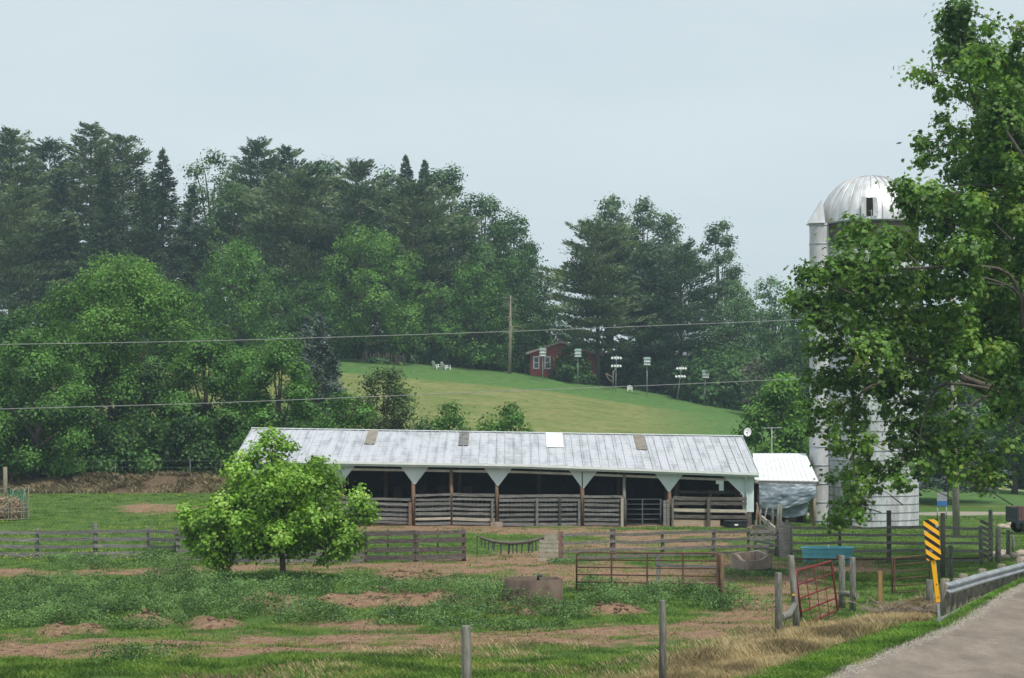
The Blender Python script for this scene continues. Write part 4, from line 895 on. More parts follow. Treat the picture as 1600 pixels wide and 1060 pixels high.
fence('board_fence', 'weathered board fence in front of the right half of the barn, its end post reddish', [(877, 877, 1.12, .20, mat('reddish_post_wood', (.15, .085, .07), (.27, .17, .14), 3, (8, 8, 1), .9)), (957, 875, 1.18, .20, DARKW), (1035, 873, 1.1, .13, GREYP), (1115, 871, 1.1, .13, GREYP), (1170, 870, 1.12, .12, GREYP), (1222, 869, 1.1, .12, DARKW)],
      [(.12, .16, 0, 5), (.38, .42, 0, 5), (.68, .70, 0, 5), (.98, 1.0, 0, 5)], mat('dark_grey_rail_wood', (.07, .063, .058), (.25, .23, .21), 2.5, (1, 6, 14), .9, 0, .5, island=.3), .12, sag=.03, seed=14)
def slats():
    o = gp(1218, 872); t = thing('slat_panel', 'cluster of upright rough grey slats at the fence corner left of the silo', 'fence', o)
    rg = random.Random(9)
    for i, px in enumerate((1216, 1219.5, 1223, 1226.5, 1230, 1233.5)):
        q = gp(px, 871+rg.uniform(-1, 1)); mb = MB(); mb.bar(q-Vector((0, 0, .1)), q+Vector((rg.uniform(-.04, .04), 0, rg.uniform(1.25, 1.5))), .09, .05, (0, 1, 0)); mb.build('slat', GREYW, t)
    q = gp(1200, 868)
    fence('broken_fence', 'broken crooked rails left of the slat cluster', [(1180, 862, 1.25, .12, GREYP), (1200, 864, 1.3, .14, GREYW), (1213, 868, 1.2, .14, DARKW)], [(.15, .2, 0, 2), (.45, .4, 0, 2), (.75, .8, 0, 2), (1.0, .95, 0, 2)], GREYW, .10, seed=15)
slats()
fence('board_fence', 'grey five rail board fence in front of the silo and driveway', [(1236, 876, 1.32, .12, GREYW), (1312, 876, 1.3, .12, DARKW), (1389, 877, 1.9, .15, DARKW), (1462, 878, 1.3, .14, GREYW), (1533, 881, 1.35, .15, GREYW), (1548, 879, 1.95, .16, GREYP), (1559, 881, 1.3, .2, GREYW)],
      [(.06, .12, 0, 4), (.36, .46, 0, 4), (.68, .72, 0, 4), (.98, 1.0, 0, 4), (1.24, 1.28, 0, 4)], mat('pale_grey_rail_wood', (.10, .095, .09), (.30, .285, .26), 2.5, (1, 6, 14), .9, 0, .5, island=.3), .10, sag=.02, seed=16)
def lowpipe():
    a = gp(1236, 880); b = gp(1530, 886); a.z += .16; b.z += .30; mb = MB(); mb.tube([a, a.lerp(b, .3)-Vector((0, 0, .03)), b], .03, 6); tag(mb.build('ground_pipe', RUST, None, a), 'long rusty pipe along the foot of the fence by the silo', 'pipe')
    t = gp(1541, 880); sp = thing('splintered_boards', 'bundle of splintered grey board ends at the end of the silo fence', 'boards', t); rg = random.Random(2)
    for i in range(7): mb = MB(); z = .25+.2*i; mb.bar(t+Vector((-.25, -.1, z+.1)), t+Vector((.15, -.1, z-.08)), .03, .12); mb.build('board_end', GREYW, sp)
lowpipe()
# brown pipe gate with its posts
def gate_pts(A, B, hL, hR): a = gp(*A); b = gp(*B); return a, b, a+Vector((0, 0, hL)), b+Vector((0, 0, hR))
a, b, c, d = gate_pts((901, 927), (1124, 930), 1.2, 1.24)
up = Vector((0, 0, .10)); pipe_gate('pipe_gate', 'wide rusty brown pipe gate standing in the paddock', a+up, b+up, c, d, 5, [.245, .495, .745, .985], RUST, .022)
t = thing('gate_post', 'grey brown gate post at the right end of the rusty pipe gate', 'post', gp(1127, 934)); post(gp(1127.5, 934), 1.28, .13, BROWNP, t, name='post_shaft')
fence('rail_fence', 'single thin rail on a grey post right behind the rusty pipe gate', [(1029, 922, 1.12, .13, GREYP), (1124, 922, .75, .1, GREYP)], [(.78, .68, 0, 1)], GREYW, .10, seed=18)
# log bar with hanging strips between two mud spots, and leaning pallet
def strips():
    W = gp(745, 868); Y = W.y; t = thing('hanging_strip_bar', 'sagging log with dark hanging strips over the muddy opening', 'fly curtain', (W.x, Y, W.z))
    pts = [P(px, py, Y) for px, py in ((745, 837.5), (755, 841.5), (768, 845.5), (783, 848), (800, 849), (818, 848), (835, 844.5), (853, 839))]
    mb = MB(); mb.tube(pts, [.03, .05, .06, .065, .07, .07, .065, .045], 8); mb.build('log', DARKW, t); rg = random.Random(3)
    for px in (752, 758, 764, 769.5, 772.5, 783, 794.5, 796.5, 801, 807, 816, 825.5, 828, 832, 837, 847):
        py = np.interp(px, [745, 755, 768, 783, 800, 818, 835, 853], [838, 842, 846, 849, 850, 849, 845, 840]); l_ = rg.uniform(12, 18) if px < 840 else 8
        a = P(px, py, Y-.01); b = P(px+rg.uniform(-1.5, 1), py+l_, Y-.01); mb = MB(); mb.bar(a, b, .05, .02, (0, 1, 0)); mb.build('strip', DARKM, t)
    for px in (745.5, 853): g_ = gp(px, 868); g_.y = Y; mb = MB(); zt = EYE+(HZ-(838 if px < 800 else 839))/F*Y; mb.tube([(g_.x, Y+.02, gz(g_.x, Y)-.1), (g_.x, Y+.02, zt)], .018, 6); mb.build('support_rod', DARKM, t)
    A = gp(840, 877); B = gp(871, 878); t = thing('leaning_pallet', 'bleached slatted wooden rack leaning by the reddish fence post', 'pallet', A)
    tl = A+Vector((.12, .4, .98)); tr = B+Vector((.05, .4, 1.0)); 
    for v in (.03, .22, .40, .56, .72, .86, .97):
        m1 = A.lerp(tl, v); m2 = B.lerp(tr, v)
        if v > .8: m1 = m1.lerp(m2, .25)
        mb = MB(); mb.bar(m1, m2, .025, .125); mb.build('slat', mat('pale_pallet_wood', (.40, .36, .29), (.60, .55, .46), 4, island=.2), t)
    for u in (.05, .5, .97): mb = MB(); p = A.lerp(B, u)+Vector((0, .04, 0)); q = tl.lerp(tr, u)+Vector((0, .04, 0)); mb.bar(p, p.lerp(q, .8 if u < .1 else 1), .05, .05, (0, 1, 0)); mb.build('batten', GREYW, t)
strips()
# concrete tank ring, broken concrete trough
def tank():
    c = gp(834, 941); r_ = .80; z = c.z; t = MB(); h = .58; c = Vector((c.x, c.y+r_*.9, z))
    t.lathe(c, [(r_, -.3), (r_, h), (r_-.07, h), (r_-.07, -.1), (.001, -.1)], 40)
    root = thing('water_tank', 'round brown concrete water tank sunk among weeds in the paddock', 'tank', c); t.build('tank_wall', mat('stained_tank_concrete', (.05, .036, .029), (.125, .093, .072), 2.2, (1, 1, .5), .9, 0, .4), root)
    mb = MB(); mb.lathe(c+Vector((0, 0, h-.28)), [(.001, 0), (r_-.08, 0)], 32); mb.build('water', mat('dark_trough_water', (.03, .035, .035), rough=.08, spec=.5), root)
    mb = MB(); q = c+Vector((.12, -.6, h)); mb.tube([q, q+Vector((0, 0, .12)), q+Vector((.12, 0, .14))], .04, 8); mb.build('valve', DARKM, root)
tank()
def trough():
    A = gp(1142, 894); B = gp(1168, 899); C_ = gp(1207, 895); h = .58; t = thing('concrete_trough', 'broken grey concrete trough with a notched front wall', 'trough', B)
    D_ = A+(C_-B)*.95+Vector((.1, .2, 0)); base = [A, B, C_, D_]; cen = (A+B+C_+D_)/4; th = .14
    hs = [h+.06, h-.10, h+.04, h+.08]
    for i in range(4):
        p, q = base[i], base[(i+1) % 4]; dd = (q-p).normalized(); n_ = Vector((-dd.y, dd.x, 0)); n_ = n_ if n_.dot(cen-p) > 0 else -n_
        h1, h2 = hs[i], hs[(i+1) % 4]; mid = p.lerp(q, .42)
        top = [p+Vector((0, 0, h1)), p.lerp(q, .3)+Vector((0, 0, h1-.03)), p.lerp(q, .55)+Vector((0, 0, (h1+h2)/2-.10*(i < 2))), p.lerp(q, .8)+Vector((0, 0, h2-.05*(i < 2))), q+Vector((0, 0, h2))]
        mb = MB(); dn = Vector((0, 0, -.2)); mb.prism([p+dn+dd*.002*i, q+dn]+top[::-1], n_*th); mb.build('trough_wall', CONC, t)
    mb = MB(); mb.prism([p.lerp(cen, .05)+Vector((0, 0, .15)) for p in base], (0, 0, .02)); mb.build('trough_floor', mat('dirty_trough_floor', (.06, .05, .04), (.12, .10, .08), 3), t)
trough()
def stadium(c, L_, W_, n=10):
    r_ = W_/2; pts = []
    for k in range(n+1): a = -math.pi/2+math.pi*k/n; pts.append(Vector((c[0]+L_/2-r_+r_*math.cos(a), c[1]+r_*math.sin(a), 0)))
    for k in range(n+1): a = math.pi/2+math.pi*k/n; pts.append(Vector((c[0]-L_/2+r_+r_*math.cos(a), c[1]+r_*math.sin(a), 0)))
    return pts
def tub(name, label, c, L_, W_, h, m, rimr=.03, fittings=()):
    t = thing(name, label, 'trough', c); mb = MB(); prof = [(.90, 0), (.93, h*.3), (.955, h*.34), (.955, h*.42), (.95, h*.6), (.975, h*.64), (.985, h*.9), (1, h), (.96, h), (.90, .12), (.001, .12)]
    base = stadium((0, 0), L_, W_); mb.sheet([[Vector(c)+Vector((p.x*s, p.y*s, z)) for p in base+[base[0]]] for s, z in prof]); mb.build('basin', m, t)
    mb = MB(); mb.tube([Vector(c)+p+Vector((0, 0, h)) for p in base], rimr, 6, closed=True); mb.build('rim', m, t)
    mb = MB(); mb.sheet([[Vector(c)+Vector((p.x*s, p.y*s, h*.72)) for p in base+[base[0]]] for s in (.95, .001)]); mb.build('water', mat('trough_water', (.05, .08, .09), rough=.05, spec=.6), t)
    return t
c = gp(1296, 881); c = (c.x, c.y+.4, c.z)
TURQ = mat('turquoise_plastic', (.12, .44, .54), (.18, .54, .63), 2, rough=.45)
t = tub('stock_tank', 'turquoise oval plastic stock tank on red dirt below the silo', c, 1.95, .95, .56, TURQ)
mb = MB(); mb.tube([(c[0]+.0, c[1]-.1, c[2]+.3), (c[0]+.02, c[1]-.1, c[2]+.68)], .018, 6); mb.build('valve_pipe', WPL, t)
mb = MB(); mb.box((c[0]+.32, c[1]-.475, c[2]+.26), (.14, .03, .12)); mb.build('drain_plug', mat('faded_red_plug', (.4, .12, .12)), t)
x = P(1150, 0, BY-.9).x; z = gz(x, BY-.9)
t = tub('feed_tub', 'black oval rubber feed tub in front of the last barn bay', (x, BY-.9, z), 1.25, .6, .34, mat('black_rubber', (.02, .022, .026), (.035, .038, .042), 3, rough=.6)); mb = MB(); mb.box((x-.02, BY-1.2, z+.16), (.18, .012, .09)); mb.build('paper_label', WPL, t)
# ---------------------------------------------------------------- white roofed shed and tarp
def shed():
    Y = 95.0; xa = P(1178, 0, Y).x; xb = P(1277, 0, Y).x; ze = EYE+(HZ-752)/F*Y; zr = EYE+(HZ-710)/F*(Y+5); xr = P(1259, 0, Y+5).x
    t = thing('lean_to_shed', 'small shed with a bright white metal roof between barn and silo', 'shed', ((xa+xb)/2, Y, gz(xb, Y)))
    mb = MB(); WR = mat('bright_white_roof_paint', (.56, .58, .60), (.70, .72, .73), 1.5, rough=.4)
    ro = [(xa, Y-.3, ze+.02), (xb, Y-.3, ze-.03), (xr, Y+5, zr), (P(1176, 0, Y+5).x, Y+5, zr)]; mb.prism(ro, (0, 0, .05))
    for k in range(1, 13): u = k/13; mb.bar(Vector(ro[0]).lerp(Vector(ro[1]), u)+Vector((0, 0, .06)), Vector(ro[3]).lerp(Vector(ro[2]), u)+Vector((0, 0, .06)), .03, .02)
    mb.build('roof', WR, t); mb = MB(); mb.bar((xa, Y-.27, ze-.06), (xb, Y-.27, ze-.11), .04, .10); mb.build('eave_board', GREYW, t)
    for px, yy in ((1272, Y-.1), (1186, Y+.1), (1257, Y+4.8)): x = P(px, 0, yy).x; mb = MB(); mb.tube([(x, yy, gz(x, yy)-.2), (x, yy, ze-.12)], .09, 8); mb.build('post', mat('tan_post_wood', (.17, .13, .09), (.34, .27, .19), 3, (8, 8, 1)), t)
    mb = MB(); mb.box(((xa+xr)/2, Y+5.1, .8), (xr-xa, .08, 2.9)); mb.build('back_wall', INTW, t)
    # tarp with folds
    TM = mat('silver_grey_tarp', (.13, .165, .20), (.22, .27, .32), 3, (1, 1, 1), .45, 0, .6, spec=.5)
    mb = MB()
    def tarp(u0, u1, top, bot, dy, amp, nu=46, nv=30, sd=0, mb=None):
        gr = []
        for i in range(nu+1):
            u = u0+(u1-u0)*i/nu; row = []; zt = top(u); zb = bot(u)
            for j in range(nv+1):
                v = j/nv; x = P(1184, 0, Y).x+(P(1272, 0, Y).x-P(1184, 0, Y).x)*u
                n_ = float(fbm(u*7+sd, v*4+u*3.5, 71, 4))-.5; n2 = float(fbm(u*3+v*10, v*2-u*9, 73+sd, 3))-.5
                row.append(Vector((x+.05*n_, Y-.32+dy+amp*(n_*1.3+n2*.6)-.20*math.sin(v*3)*.6-.10*v*v, zt+(zb-zt)*v)))
            gr.append(row)
        mb.sheet(gr)
    s_ = lambda py: EYE+(HZ-py)/F*(Y-.3)
    tarp(0, 1, lambda u: s_(755+2*u), lambda u: s_(794+2*math.sin(u*2.2)-16*max(0, u-.35)**1.2*1.6-8*max(0, u-.85)*3), -.12, .13, mb=mb)
    tt = mb.build('tarp', TM, None, (xa, Y-.3, s_(756))); tag(tt, 'wrinkled silver grey tarp sagging under the white shed roof', 'tarp')
    mb = MB(); tarp(.03, .86, lambda u: s_(758), lambda u: s_(800+9*math.sin(min(1, u*1.25)*2.5)), .1, .17, sd=5, mb=mb); t2 = mb.build('tarp', mat('dull_grey_tarp', (.12, .15, .18), (.20, .245, .285), 3, rough=.5, bump=.5), None, (xa, Y, s_(760))); tag(t2, 'lower crumpled flap of tarp showing below the upper tarp', 'tarp')
shed()
def scrap():
    rg = random.Random(12); o = gp(1205, 842)
    for i, (px, h, m, lab) in enumerate([(1182, 1.4, BROWNP, 'leftmost rough pole of the scrap heap by the barn corner'), (1186, 1.55, BROWNP, 'crooked brown pole in the scrap heap by the barn corner'), (1190, 1.25, GREYW, 'short grey stake in the scrap heap by the barn corner'), (1195, 1.3, GREYW, 'grey slab in the scrap heap under the tarp'), (1206, 1.3, DARKW, 'dark stub post under the tarp'), (1215, 1.5, GREYP, 'pale thick post standing before the tarp'), (1221, 1.45, GREYP, 'slim pale post right of the thick one before the tarp')]):
        q = gp(px, 838); mb = MB(); w_ = .10 if i < 4 else .14; mb.tube([q-Vector((0, 0, .1)), q+Vector((rg.uniform(-.08, .08), 0, h*.55)), q+Vector((rg.uniform(-.16, .16), 0, h))], [w_*.6, w_*.5, w_*.4], 7); tag(mb.build('scrap_pole', m, None, q), lab, 'pole', 'poles and posts in the scrap heap')
    q = gp(1190, 842); mb = MB(); mb.bar(q+Vector((0, 0, .95)), gp(1216, 848)+Vector((0, 0, .45)), .06, .20); tag(mb.build('slanting_board', LIGHTW, None, q), 'pale slanting board leaning in the scrap heap', 'board')
    q = gp(1200, 846); t = thing('scrap_pile', 'low pile of broken boards and bluish sheet under the slanting board', 'scrap pile', q)
    for i in range(16):
        a = q+Vector((rg.uniform(-.7, .7), rg.uniform(-.3, .5), rg.uniform(.05, .6))); b = a+Vector((rg.uniform(-.6, .6), rg.uniform(-.3, .3), rg.uniform(-.25, .25))); mb = MB(); mb.bar(a, b, .05, rg.uniform(.06, .16)); mb.build('board', rg.choice([GREYW, DARKW, LIGHTW, BROWNP, STEEL]), t)
    for i, (px, c_) in enumerate([(1187, 0), (1212, 1)]): pass
scrap()
# ---------------------------------------------------------------- silo
def silo():
    Y = 100.0; xl = P(1281, 0, Y-2.6).x; xr = P(1437, 0, Y-2.6).x; r_ = (xr-xl)/2*.985; cx = (P(1281, 0, Y).x+P(1437, 0, Y).x)/2; zb = gz(cx, Y)-.3; zt = EYE+(HZ-352)/F*Y
    t = thing('silo', 'tall white stave silo with a ribbed metal dome behind the sycamore', 'silo', (cx, Y, zb))
    m = bpy.data.materials.new('white_stave_paint'); m.use_nodes = True; n = m.node_tree.nodes; l = m.node_tree.links; b = n['Principled BSDF']; b.inputs['Roughness'].default_value = .6
    tc_ = n.new('ShaderNodeTexCoord')
    def nz(sc, st, det=6):
        mp = n.new('ShaderNodeMapping'); mp.inputs['Scale'].default_value = st; z = n.new('ShaderNodeTexNoise'); z.inputs['Scale'].default_value = sc; z.inputs['Detail'].default_value = det; z.inputs['Roughness'].default_value = .65
        l.new(tc_.outputs['Object'], mp.inputs[0]); l.new(mp.outputs[0], z.inputs['Vector']); return z.outputs[0]
    st = nz(1.5, (2, 2, .14)); sp = nz(6, (1, 1, .5))
    r1 = n.new('ShaderNodeValToRGB'); e = r1.color_ramp.elements; e[0].position = .30; e[0].color = (.30, .29, .29, 1); e[1].position = .62; e[1].color = (.56, .60, .64, 1); q = e.new(.48); q.color = (.47, .49, .52, 1); l.new(st, r1.inputs[0])
    r2 = n.new('ShaderNodeValToRGB'); e = r2.color_ramp.elements; e[0].position = .25; e[0].color = (.6, .56, .53, 1); e[1].position = .5; e[1].color = (1, 1, 1, 1); l.new(sp, r2.inputs[0])
    x = n.new('ShaderNodeMix'); x.data_type = 'RGBA'; x.blend_type = 'MULTIPLY'; x.inputs[0].default_value = 1; l.new(r1.outputs[0], x.inputs[6]); l.new(r2.outputs[0], x.inputs[7])
    # black tar band washed down under the dome
    sx = n.new('ShaderNodeSeparateXYZ'); l.new(tc_.outputs['Object'], sx.inputs[0]); H = zt-zb
    ad = n.new('ShaderNodeMath'); ad.operation = 'MULTIPLY_ADD'; ad.inputs[1].default_value = 2.2; l.new(nz(2.2, (1.6, 1.6, .2)), ad.inputs[0]); l.new(sx.outputs[2], ad.inputs[2])
    mr = n.new('ShaderNodeMapRange'); mr.inputs[1].default_value = H-.15; mr.inputs[2].default_value = H+.25; l.new(ad.outputs[0], mr.inputs[0])
    y = n.new('ShaderNodeMix'); y.data_type = 'RGBA'; l.new(mr.outputs[0], y.inputs[0]); l.new(x.outputs[2], y.inputs[6]); y.inputs[7].default_value = (.065, .045, .04, 1)
    l.new(y.outputs[2], b.inputs['Base Color'])
    mb = MB(); mb.lathe((cx, Y, zb), [(r_, 0), (r_, H)], 64); wall = mb.build('wall', m, t)
    HM = mat('dark_hoop_rod', (.10, .10, .105), (.20, .20, .21), 4, rough=.6)
    z = .25; k = 0; first = None
    while z < H-.3:
        if first is None:
            mb = MB(); mb.tube([(cx+(r_+.012)*math.cos(a), Y+(r_+.012)*math.sin(a), zb+z) for a in np.linspace(0, 2*math.pi, 65)[:-1]], .017, 5, closed=True); first = mb.build('hoop', HM, t); z1 = z
        else: o = first.copy(); COL.objects.link(o); o.parent = t; o.location = (0, 0, z-z1)
        z += .42+.012*k; k += 1
    # dome
    DM = bpy.data.materials.new('dome_metal'); DM.use_nodes = True; n = DM.node_tree.nodes; l = DM.node_tree.links; b = n['Principled BSDF']; b.inputs['Metallic'].default_value = .55; b.inputs['Roughness'].default_value = .38
    tc_ = n.new('ShaderNodeTexCoord'); z_ = n.new('ShaderNodeTexNoise'); z_.inputs['Scale'].default_value = 1.6; z_.inputs['Detail'].default_value = 5; mp = n.new('ShaderNodeMapping'); mp.inputs['Scale'].default_value = (1.5, 1.5, .4); l.new(tc_.outputs['Object'], mp.inputs[0]); l.new(mp.outputs[0], z_.inputs['Vector'])
    rr = n.new('ShaderNodeValToRGB'); e = rr.color_ramp.elements; e[0].position = .3; e[0].color = (.48, .47, .47, 1); e[1].position = .7; e[1].color = (.78, .79, .80, 1); l.new(z_.outputs[0], rr.inputs[0]); l.new(rr.outputs[0], b.inputs['Base Color'])
    hD = EYE+(HZ-276)/F*Y-zt; NG = 28; V = []; prof = [(math.cos(a)**.9 if a < 1.55 else .02, math.sin(a)) for a in np.linspace(0, math.pi/2, 13)]
    mb = MB(); c = Vector((cx, Y, zt))
    gr = []
    for p, q in prof:
        row = []
        for k in range(NG*4+1):
            a = 2*math.pi*k/(NG*4)+.06; ph = (k % 4)/4.0; bulge = 1-.012*(1-math.sin(math.pi*ph)) if p > .1 else 1
            row.append(c+Vector(((r_+.10)*p*bulge*math.cos(a), (r_+.10)*p*bulge*math.sin(a), hD*q)))
        gr.append(row)
    mb.sheet(gr); dome = mb.build('dome', DM, t)
    for k in range(NG):
        a = 2*math.pi*k/NG+.06; mb = MB(); mb.tube([c+Vector(((r_+.11)*p*math.cos(a), (r_+.11)*p*math.sin(a), hD*q+.01)) for p, q in prof[:-1]], .022, 4); mb.build('seam', mat('dull_seam_metal', (.36, .36, .37), rough=.5, metal=.4), dome)
    mb = MB(); mb.lathe((cx, Y, zt), [(r_+.02, -.06), (r_+.13, -.06), (r_+.13, .03)], 64); mb.build('rim', STEEL, dome)
    # hatch dormer in the dome: black box as the opening's shade, two open flaps
    hx = P(1358, 0, Y-r_).x; f = lambda dx, py, dy=0: Vector((hx+dx, Y-math.sqrt(max(.1, r_*r_-(hx+dx-cx)**2))+dy, EYE+(HZ-py)/F*(Y-r_)))
    yb = f(0, 0).y-.10; z0 = f(0, 338).z; z1 = f(0, 309).z
    mb = MB(); mb.box((hx+.02, yb+.55, (z0+z1)/2), (.36, 1.1, z1-z0)); mb.build('hatch_opening_shade', mat('black_opening_shade', (.012, .012, .012)), dome)
    mb = MB(); mb.bar((hx+.02, yb+.02, z0), (hx+.02, yb+.02, z0+.65), .17, .03, (0, 1, 0)); mb.build('hatch_board', GREYW, dome)
    for sgn, tw in ((-1, .28), (1, .24)):
        mb = MB(); xo = hx+.02+sgn*.19; mb.prism([(xo, yb-.04, z0-.02), (xo+sgn*tw, yb-.16, z0), (xo+sgn*tw, yb-.05, z1+.01), (xo, yb-.03, z1+.02)], (0, .03, 0)); mb.build('hatch_flap', DM, dome)
    # filling chute down the left side with its slanted hood
    ch = P(1262, 0, Y).x; cw = cx-r_-ch+.45; mb = MB(); ccx = ch+cw/2; ccy = Y-.6
    CM = mat('grey_white_chute_paint', (.36, .35, .36), (.58, .60, .63), 1.4, (1, 1, .4), .5, 0, 0, c3=(.48, .48, .50))
    top = EYE+(HZ-352)/F*Y
    mb.lathe((ccx, ccy, 0), [(cw/2, zb), (cw/2, top)], 20); mb.build('chute', CM, t)
    k = zb+.6
    while k < top: mb = MB(); mb.lathe((ccx, ccy, k), [(cw/2, -.02), (cw/2+.03, -.02), (cw/2+.03, .02), (cw/2, .02)], 20); mb.build('chute_band', STEEL, t); k += 1.02
    hz = EYE+(HZ-316)/F*Y; mb = MB(); xh = P(1285, 0, Y-1).x
    mb.add([(ch-.12, ccy-.55, top-.02), (xh+.1, ccy-.75, top-.02), (xh+.1, ccy+.75, top-.02), (ch-.12, ccy+.55, top-.02), (xh, ccy-.45, hz), (xh, ccy+.45, hz)], [(0, 1, 4), (0, 4, 5, 3), (3, 5, 2), (1, 2, 5, 4), (0, 3, 2, 1)]); mb.build('chute_hood', DM, t)
    # white pipe down the front
    mb = MB(); px_ = P(1357, 0, Y-r_).x; yy = Y-math.sqrt(r_*r_-(px_-cx)**2)-.08; mb.tube([(px_, yy, zb+.2+4.0), (px_, yy, zb+H*.7)], .10, 8); mb.build('blower_pipe', WPL, t)
    for k in range(1, 6): pass
silo()
# ---------------------------------------------------------------- utility pole and wires
def pole():
    Y = 83.0; x = P(1492, 0, Y).x; z = gz(x, Y); t = thing('utility_pole', 'grey wooden utility pole rising through the sycamore leaves', 'pole', (x, Y, z))
    top = EYE+(HZ-455)/F*Y; mb = MB(); mb.tube([(x+.08, Y, z-.3), (x, Y, z+4), (x-.12, Y, top)], [.17, .155, .12], 12); mb.build('pole_shaft', mat('pale_pole_wood', (.20, .18, .165), (.38, .35, .32), 3, (8, 8, .8), .9, c3=(.29, .265, .245)), t)
    ends = []
    for py, k in ((486, 0), (580, 1)): p = P(1490, py, Y); mb = MB(); mb.tube([p+Vector((0, -.16, -.08)), p+Vector((0, -.22, .04))], .05, 8); mb.build('insulator', WPL, t); ends.append(p+Vector((0, -.25, 0)))
    pole2 = []
    for py, pts, lab in ((0, [(1490, 486), (1240, 500), (1030, 509), (800, 518), (560, 526), (300, 533.5), (0, 538.5), (-300, 541)], 'upper power line crossing in front of the woods'), (1, [(1490, 580), (1250, 592), (1030, 602), (800, 611), (560, 621), (300, 631), (0, 639.5), (-300, 647)], 'lower power line crossing in front of the meadow and trees')):
        mb = MB(); n_ = len(pts); P3 = []
        for i, (a, b_) in enumerate(pts): P3.append(P(a, b_, Y-.25-(16*i/(n_-1)))) 
        # smooth the run
        Q = []
        for i in range(n_-1):
            p0 = P3[max(0, i-1)]; p1 = P3[i]; p2 = P3[i+1]; p3 = P3[min(n_-1, i+2)]
            for s in np.linspace(0, 1, 8, endpoint=False): Q.append(.5*((2*p1)+(p2-p0)*s+(2*p0-5*p1+4*p2-p3)*s*s+(3*p1-p0-3*p2+p3)*s**3))
        Q.append(P3[-1]); mb.tube(Q, .014, 5); tag(mb.build('power_line', mat('pale_wire', (.20, .21, .21), (.30, .31, .31), 6, rough=.5), None, P3[0]), lab, 'wire')
pole()
# ---------------------------------------------------------------- small bright tree in the paddock
def blobs_px(spec, Y, o, dY=1.0, rg=None):
    out = []
    for s in spec:
        cx, cy, r_ = s[:3]; yy = Y+(s[3] if len(s) > 3 else (rg.uniform(-dY, dY))); p = P(cx, cy, yy); rr = r_/F*yy
        out.append((p.x-o.x, p.y-o.y, p.z-o.z, rr, rr*(s[4] if len(s) > 4 else 1.0), rr*.9))
    return out
def young_tree():
    b = gp(443, 908); Y = b.y; rg = np.random.default_rng(6)
    t = thing('small_tree', 'small bright green tree with broad lobed leaves standing alone in the paddock', 'tree', b)
    sp = [(420, 684, 17, 0), (440, 694, 16, .2), (410, 702, 20, -.1), (434, 714, 17, .2), (455, 700, 10, .1), (383, 718, 18, .4), (372, 735, 24, -.3), (392, 745, 30, .3), (425, 745, 28, -.4), (455, 742, 24, .4), (482, 728, 12, 0), (493, 724, 13, .3), (505, 735, 22, -.2), (515, 755, 24, .4), (490, 765, 32, -.6), (450, 775, 36, .3), (410, 778, 36, -.7), (365, 775, 26, .3), (345, 790, 28, -.3), (385, 800, 34, .6),
          (290, 800, 14, .1), (300, 815, 22, .1), (325, 815, 24, -.4), (300, 840, 20, .4), (330, 845, 26, -.3), (360, 830, 30, .6), (330, 872, 20, 0), (350, 868, 22, .5), (312, 860, 14, .2), (340, 882, 12, -.2), (400, 835, 36, -.8), (440, 820, 40, .5), (480, 815, 36, -.7), (400, 856, 20, .4), (385, 845, 22, -.5), (425, 850, 22, -.3), (455, 856, 20, .3), (485, 850, 22, .2), (510, 835, 28, .6), (505, 800, 26, -.4), (525, 780, 16, .3),
          (540, 815, 22, .2), (560, 800, 16, .1), (558, 780, 18, 0), (566, 770, 11, .1), (580, 790, 12, -.1), (575, 805, 14, .1), (545, 842, 26, -.3), (560, 850, 17, .1), (520, 865, 18, .2), (535, 862, 16, -.2), (500, 878, 9, .1), (350, 884, 9, .1)]
    bl = blobs_px(sp, Y, b)
    for q in [(430, 780, 28, 1.5), (400, 815, 26, 1.8), (480, 800, 26, 1.6), (440, 830, 26, 1.8), (360, 830, 22, 1.4), (510, 820, 22, 1.3), (440, 740, 22, 1.0), (425, 775, 24, -1.5), (380, 815, 22, -1.8), (480, 810, 24, -1.7), (435, 835, 24, -2.0), (460, 750, 18, -1.1)]: bl += blobs_px([q], Y, b)
    C, Nn = clusters(rg, bl, 25000, 8, .11, shell=.26, flatz=.8, upb=.55)
    np_mesh('crown', leaf_lobed(C, Nn, .112, rg), 12, G_YOUNG, t)
    mb = MB(); tp = P(424, 690, Y); mid = P(437, 800, Y)
    mb.tube([b-Vector((0, 0, .2)), b+Vector((-.02, 0, .4)), mid, P(430, 740, Y), tp], [.12, .095, .07, .04, .012], 10)
    for j, q in enumerate(bl[::2]):
        q = b+Vector(q[:3]); z0 = b.z+max(.95, (q.z-b.z)*.6); a = b.lerp(tp, (z0-b.z)/(tp.z-b.z)); mb.tube([a, a.lerp(q, .5)+Vector((0, 0, .12)), q], [.035, .02, .007], 5)
    mb.build('trunk', BARK, t)
young_tree()
